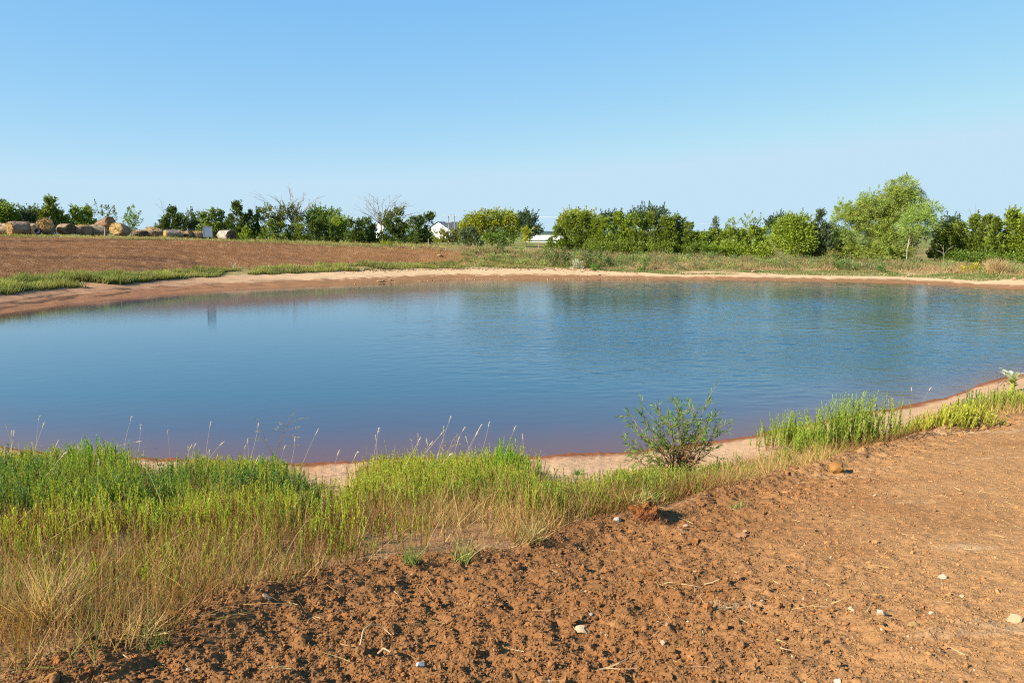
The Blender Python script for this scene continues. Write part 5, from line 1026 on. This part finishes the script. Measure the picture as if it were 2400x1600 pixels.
# pale mullein
rg = np.random.default_rng(55); b = near_pt(2372, 918); e = empty("mullein", b, "pale woolly mullein with white upper leaves on the sand at the right edge", "plant"); k = b[1] / F
mb = MB(); topc = px_at(b, 2372, 880); tube(mb, [b - [0, 0, .03], (b + topc) / 2, topc], [.05, .055, .04], 8, (.42, .44, .12)); adopt(mb.build("stem", M_LEAF), e)
def big_leaf(mb, p0, d, ln, wd, col, droop):
    n = 6; tt = np.linspace(0, 1, n); d = d / np.linalg.norm(d); s = np.cross(d, [0, 0, 1.0]); s /= np.linalg.norm(s); rows = []
    for t__ in tt:
        c_ = p0 + d * ln * t__ + np.array([0, 0, -droop * ln * t__ ** 2]); w__ = wd * math.sin(math.pi * min(.97, .12 + .85 * t__)) * .5; rows += [c_ - s * w__ + [0, 0, .25 * w__], c_, c_ + s * w__ + [0, 0, .25 * w__]]
    Q = [[3 * i_ + j_, 3 * i_ + j_ + 1, 3 * i_ + j_ + 4, 3 * i_ + j_ + 3] for i_ in range(n - 1) for j_ in range(2)]; mb.add(rows, Q, None, col)
for i in range(26):
    a = rg.uniform(0, 2 * math.pi); hq = rg.uniform(.1, 1); p0 = b + (topc - b) * hq; upper = hq > .6; mb = MB()
    big_leaf(mb, p0, np.array([math.cos(a), math.sin(a), 1.1 if upper else .9]), rg.uniform(.30, .46) if upper else rg.uniform(.16, .26), .10, np.array((.66, .70, .58) if upper else (.30, .38, .08)) * rg.uniform(.8, 1.1), .35)
    adopt(mb.build("leaf", M_LEAF), e)
# red root ball with grass on top
b = near_pt(1513, 1212); e = empty("root_ball", b, "big red brown clod of earth with roots and grass on top at the soil's edge", "clod"); rg = np.random.default_rng(66)
V, Fc = rockV(4, rg, 1.1, 14); d = V / np.linalg.norm(V, axis=1, keepdims=True); V *= (1 + .22 * (fbm(d[:, 0] * 9, d[:, 2] * 9 + d[:, 1] * 10, 3, 18) - .5) + .22 * (billow(np.arctan2(d[:, 1], d[:, 0]) * 6, d[:, 2] * 1.5, 9) - .5) + .10 * (fbm(d[:, 0] * 6, d[:, 2] * 3 + d[:, 1] * 5, 3, 8) - .5))[:, None]
V = V * np.array([.115, .10, .105]) * (1 + .25 * (fbm(d[:, 0] * 1.6 + 3, d[:, 1] * 1.6 + d[:, 2] * 1.3, 2, 77) - .5))[:, None] + b + np.array([0, 0, .035]); cc = lerp(np.array([[.20, .075, .026]]), np.array([[.085, .035, .018]]), sst(.45, .65, fbm(d[:, 0] * 4, d[:, 2] * 2 + d[:, 1] * 3, 3, 4))[:, None])
adopt(MB().add(V, None, Fc, cc).build("earth", M_SOIL), e)
mb = MB(); n = 130; P = b + np.stack([rg.normal(size=n) * .07, rg.normal(size=n) * .06, rg.uniform(.11, .15, n)], 1)
strips(mb, P, np.stack([rg.normal(size=n) * .7, rg.normal(size=n) * .7, np.ones(n) * .6], 1), rg.uniform(.06, .16, n), np.full(n, .005), rg.uniform(0, .1, n), cols((.33, .30, .10), n, rg), 3, rg); adopt(mb.build("grass", M_DRY), e)
mb = MB(); n = 60; P = b + np.stack([rg.uniform(-.13, .13, n), -.10 + rg.normal(size=n) * .02, rg.uniform(.0, .11, n)], 1)
strips(mb, P, np.stack([rg.normal(size=n) * .3, -.4 * np.ones(n), -np.ones(n)], 1), rg.uniform(.05, .12, n), np.full(n, .004), rg.uniform(0, .04, n), cols((.20, .08, .04), n, rg), 3, rg); adopt(mb.build("roots", M_DRY), e)
# small tufts and twigs on the soil
def tuft(label, px, py, n, h_, col, seed, sp=.5):
    rg = np.random.default_rng(seed); b = near_pt(px, py); mb = MB(); P = b + np.stack([rg.normal(size=n) * .035, rg.normal(size=n) * .035, np.zeros(n)], 1)
    strips(mb, P, np.stack([rg.normal(size=n) * sp, rg.normal(size=n) * sp, np.ones(n)], 1), rg.uniform(.5, 1, n) * h_, np.full(n, .007), rg.uniform(0, h_ * .5, n), cols(col, n, rg), 4, rg); tag(mb.build("grass_tuft", M_BLADE, origin=b), label, "grass tuft", "grass tufts at the soil's edge")
tuft("green grass tuft on the bare patch above the white pebble at the soil's edge", 965, 1325, 46, .17, (.22, .28, .08), 71)
tuft("bushy green and straw grass tuft at the soil's edge left of centre", 1085, 1315, 60, .20, (.30, .32, .10), 72)
tuft("small lone green seedling on the tilled soil right of the root ball", 1733, 1192, 22, .11, (.18, .28, .08), 73)
tuft("straw coloured grass clump hanging over the soil left of the root ball", 1246, 1275, 80, .24, (.40, .30, .13), 74, .6)
tuft("green sprig in the soil margin at lower left", 360, 1518, 26, .10, (.22, .28, .07), 75)
tuft("straw clump lying at the lower left margin of the soil", 335, 1490, 80, .16, (.55, .42, .18), 76, 1.2)
tuft("tall tan grass tuft with bent stems at the left edge above the soil", 110, 1470, 160, .42, (.46, .31, .15), 77, .45)
tuft("green creeping tuft on the sand left of the willow shrub", 1352, 1112, 70, .16, (.10, .22, .05), 78, 1.1)
for j, (pts, lb) in enumerate((([(1400, 1578), (1425, 1572), (1450, 1562), (1470, 1552)], "long pale forked twig near the bottom edge"), ([(842, 1530), (852, 1505), (870, 1492), (890, 1487), (918, 1494)], "arched straw stem bowing over the clods at lower centre"), ([(886, 1538), (900, 1548), (915, 1553), (928, 1554)], "short curled straw stem below the arched one"),
                              ([(1650, 1375), (1668, 1368), (1686, 1363)], "thin straw pair on the soil above the narrow slab"), ([(1682, 1431), (1700, 1431), (1714, 1430)], "straight straw piece below the narrow slab"))):
    P = []
    for i, q in enumerate(pts):
        p_ = near_pt(*q, 1.5); p_[2] += .018 + (.05 * math.sin(math.pi * i / (len(pts) - 1)) if "arched" in lb else 0); P.append(p_)
    mb = MB(); P = np.array(P); tt = np.linspace(0, len(P) - 1, 16); P = np.stack([np.interp(tt, np.arange(len(P)), P[:, k_]) for k_ in range(3)], 1); tube(mb, P, np.linspace(.0045, .0025, 16), 5, (.56, .42, .25))
    if "forked" in lb: tube(mb, [P[4], P[4] + [.06, -.03, .012], P[4] + [.14, -.02, .01]], [.003, .0026, .0018], 4, (.50, .37, .22))
    tag(mb.build("twig", M_DRY, origin=P[0]), lb, "twig")
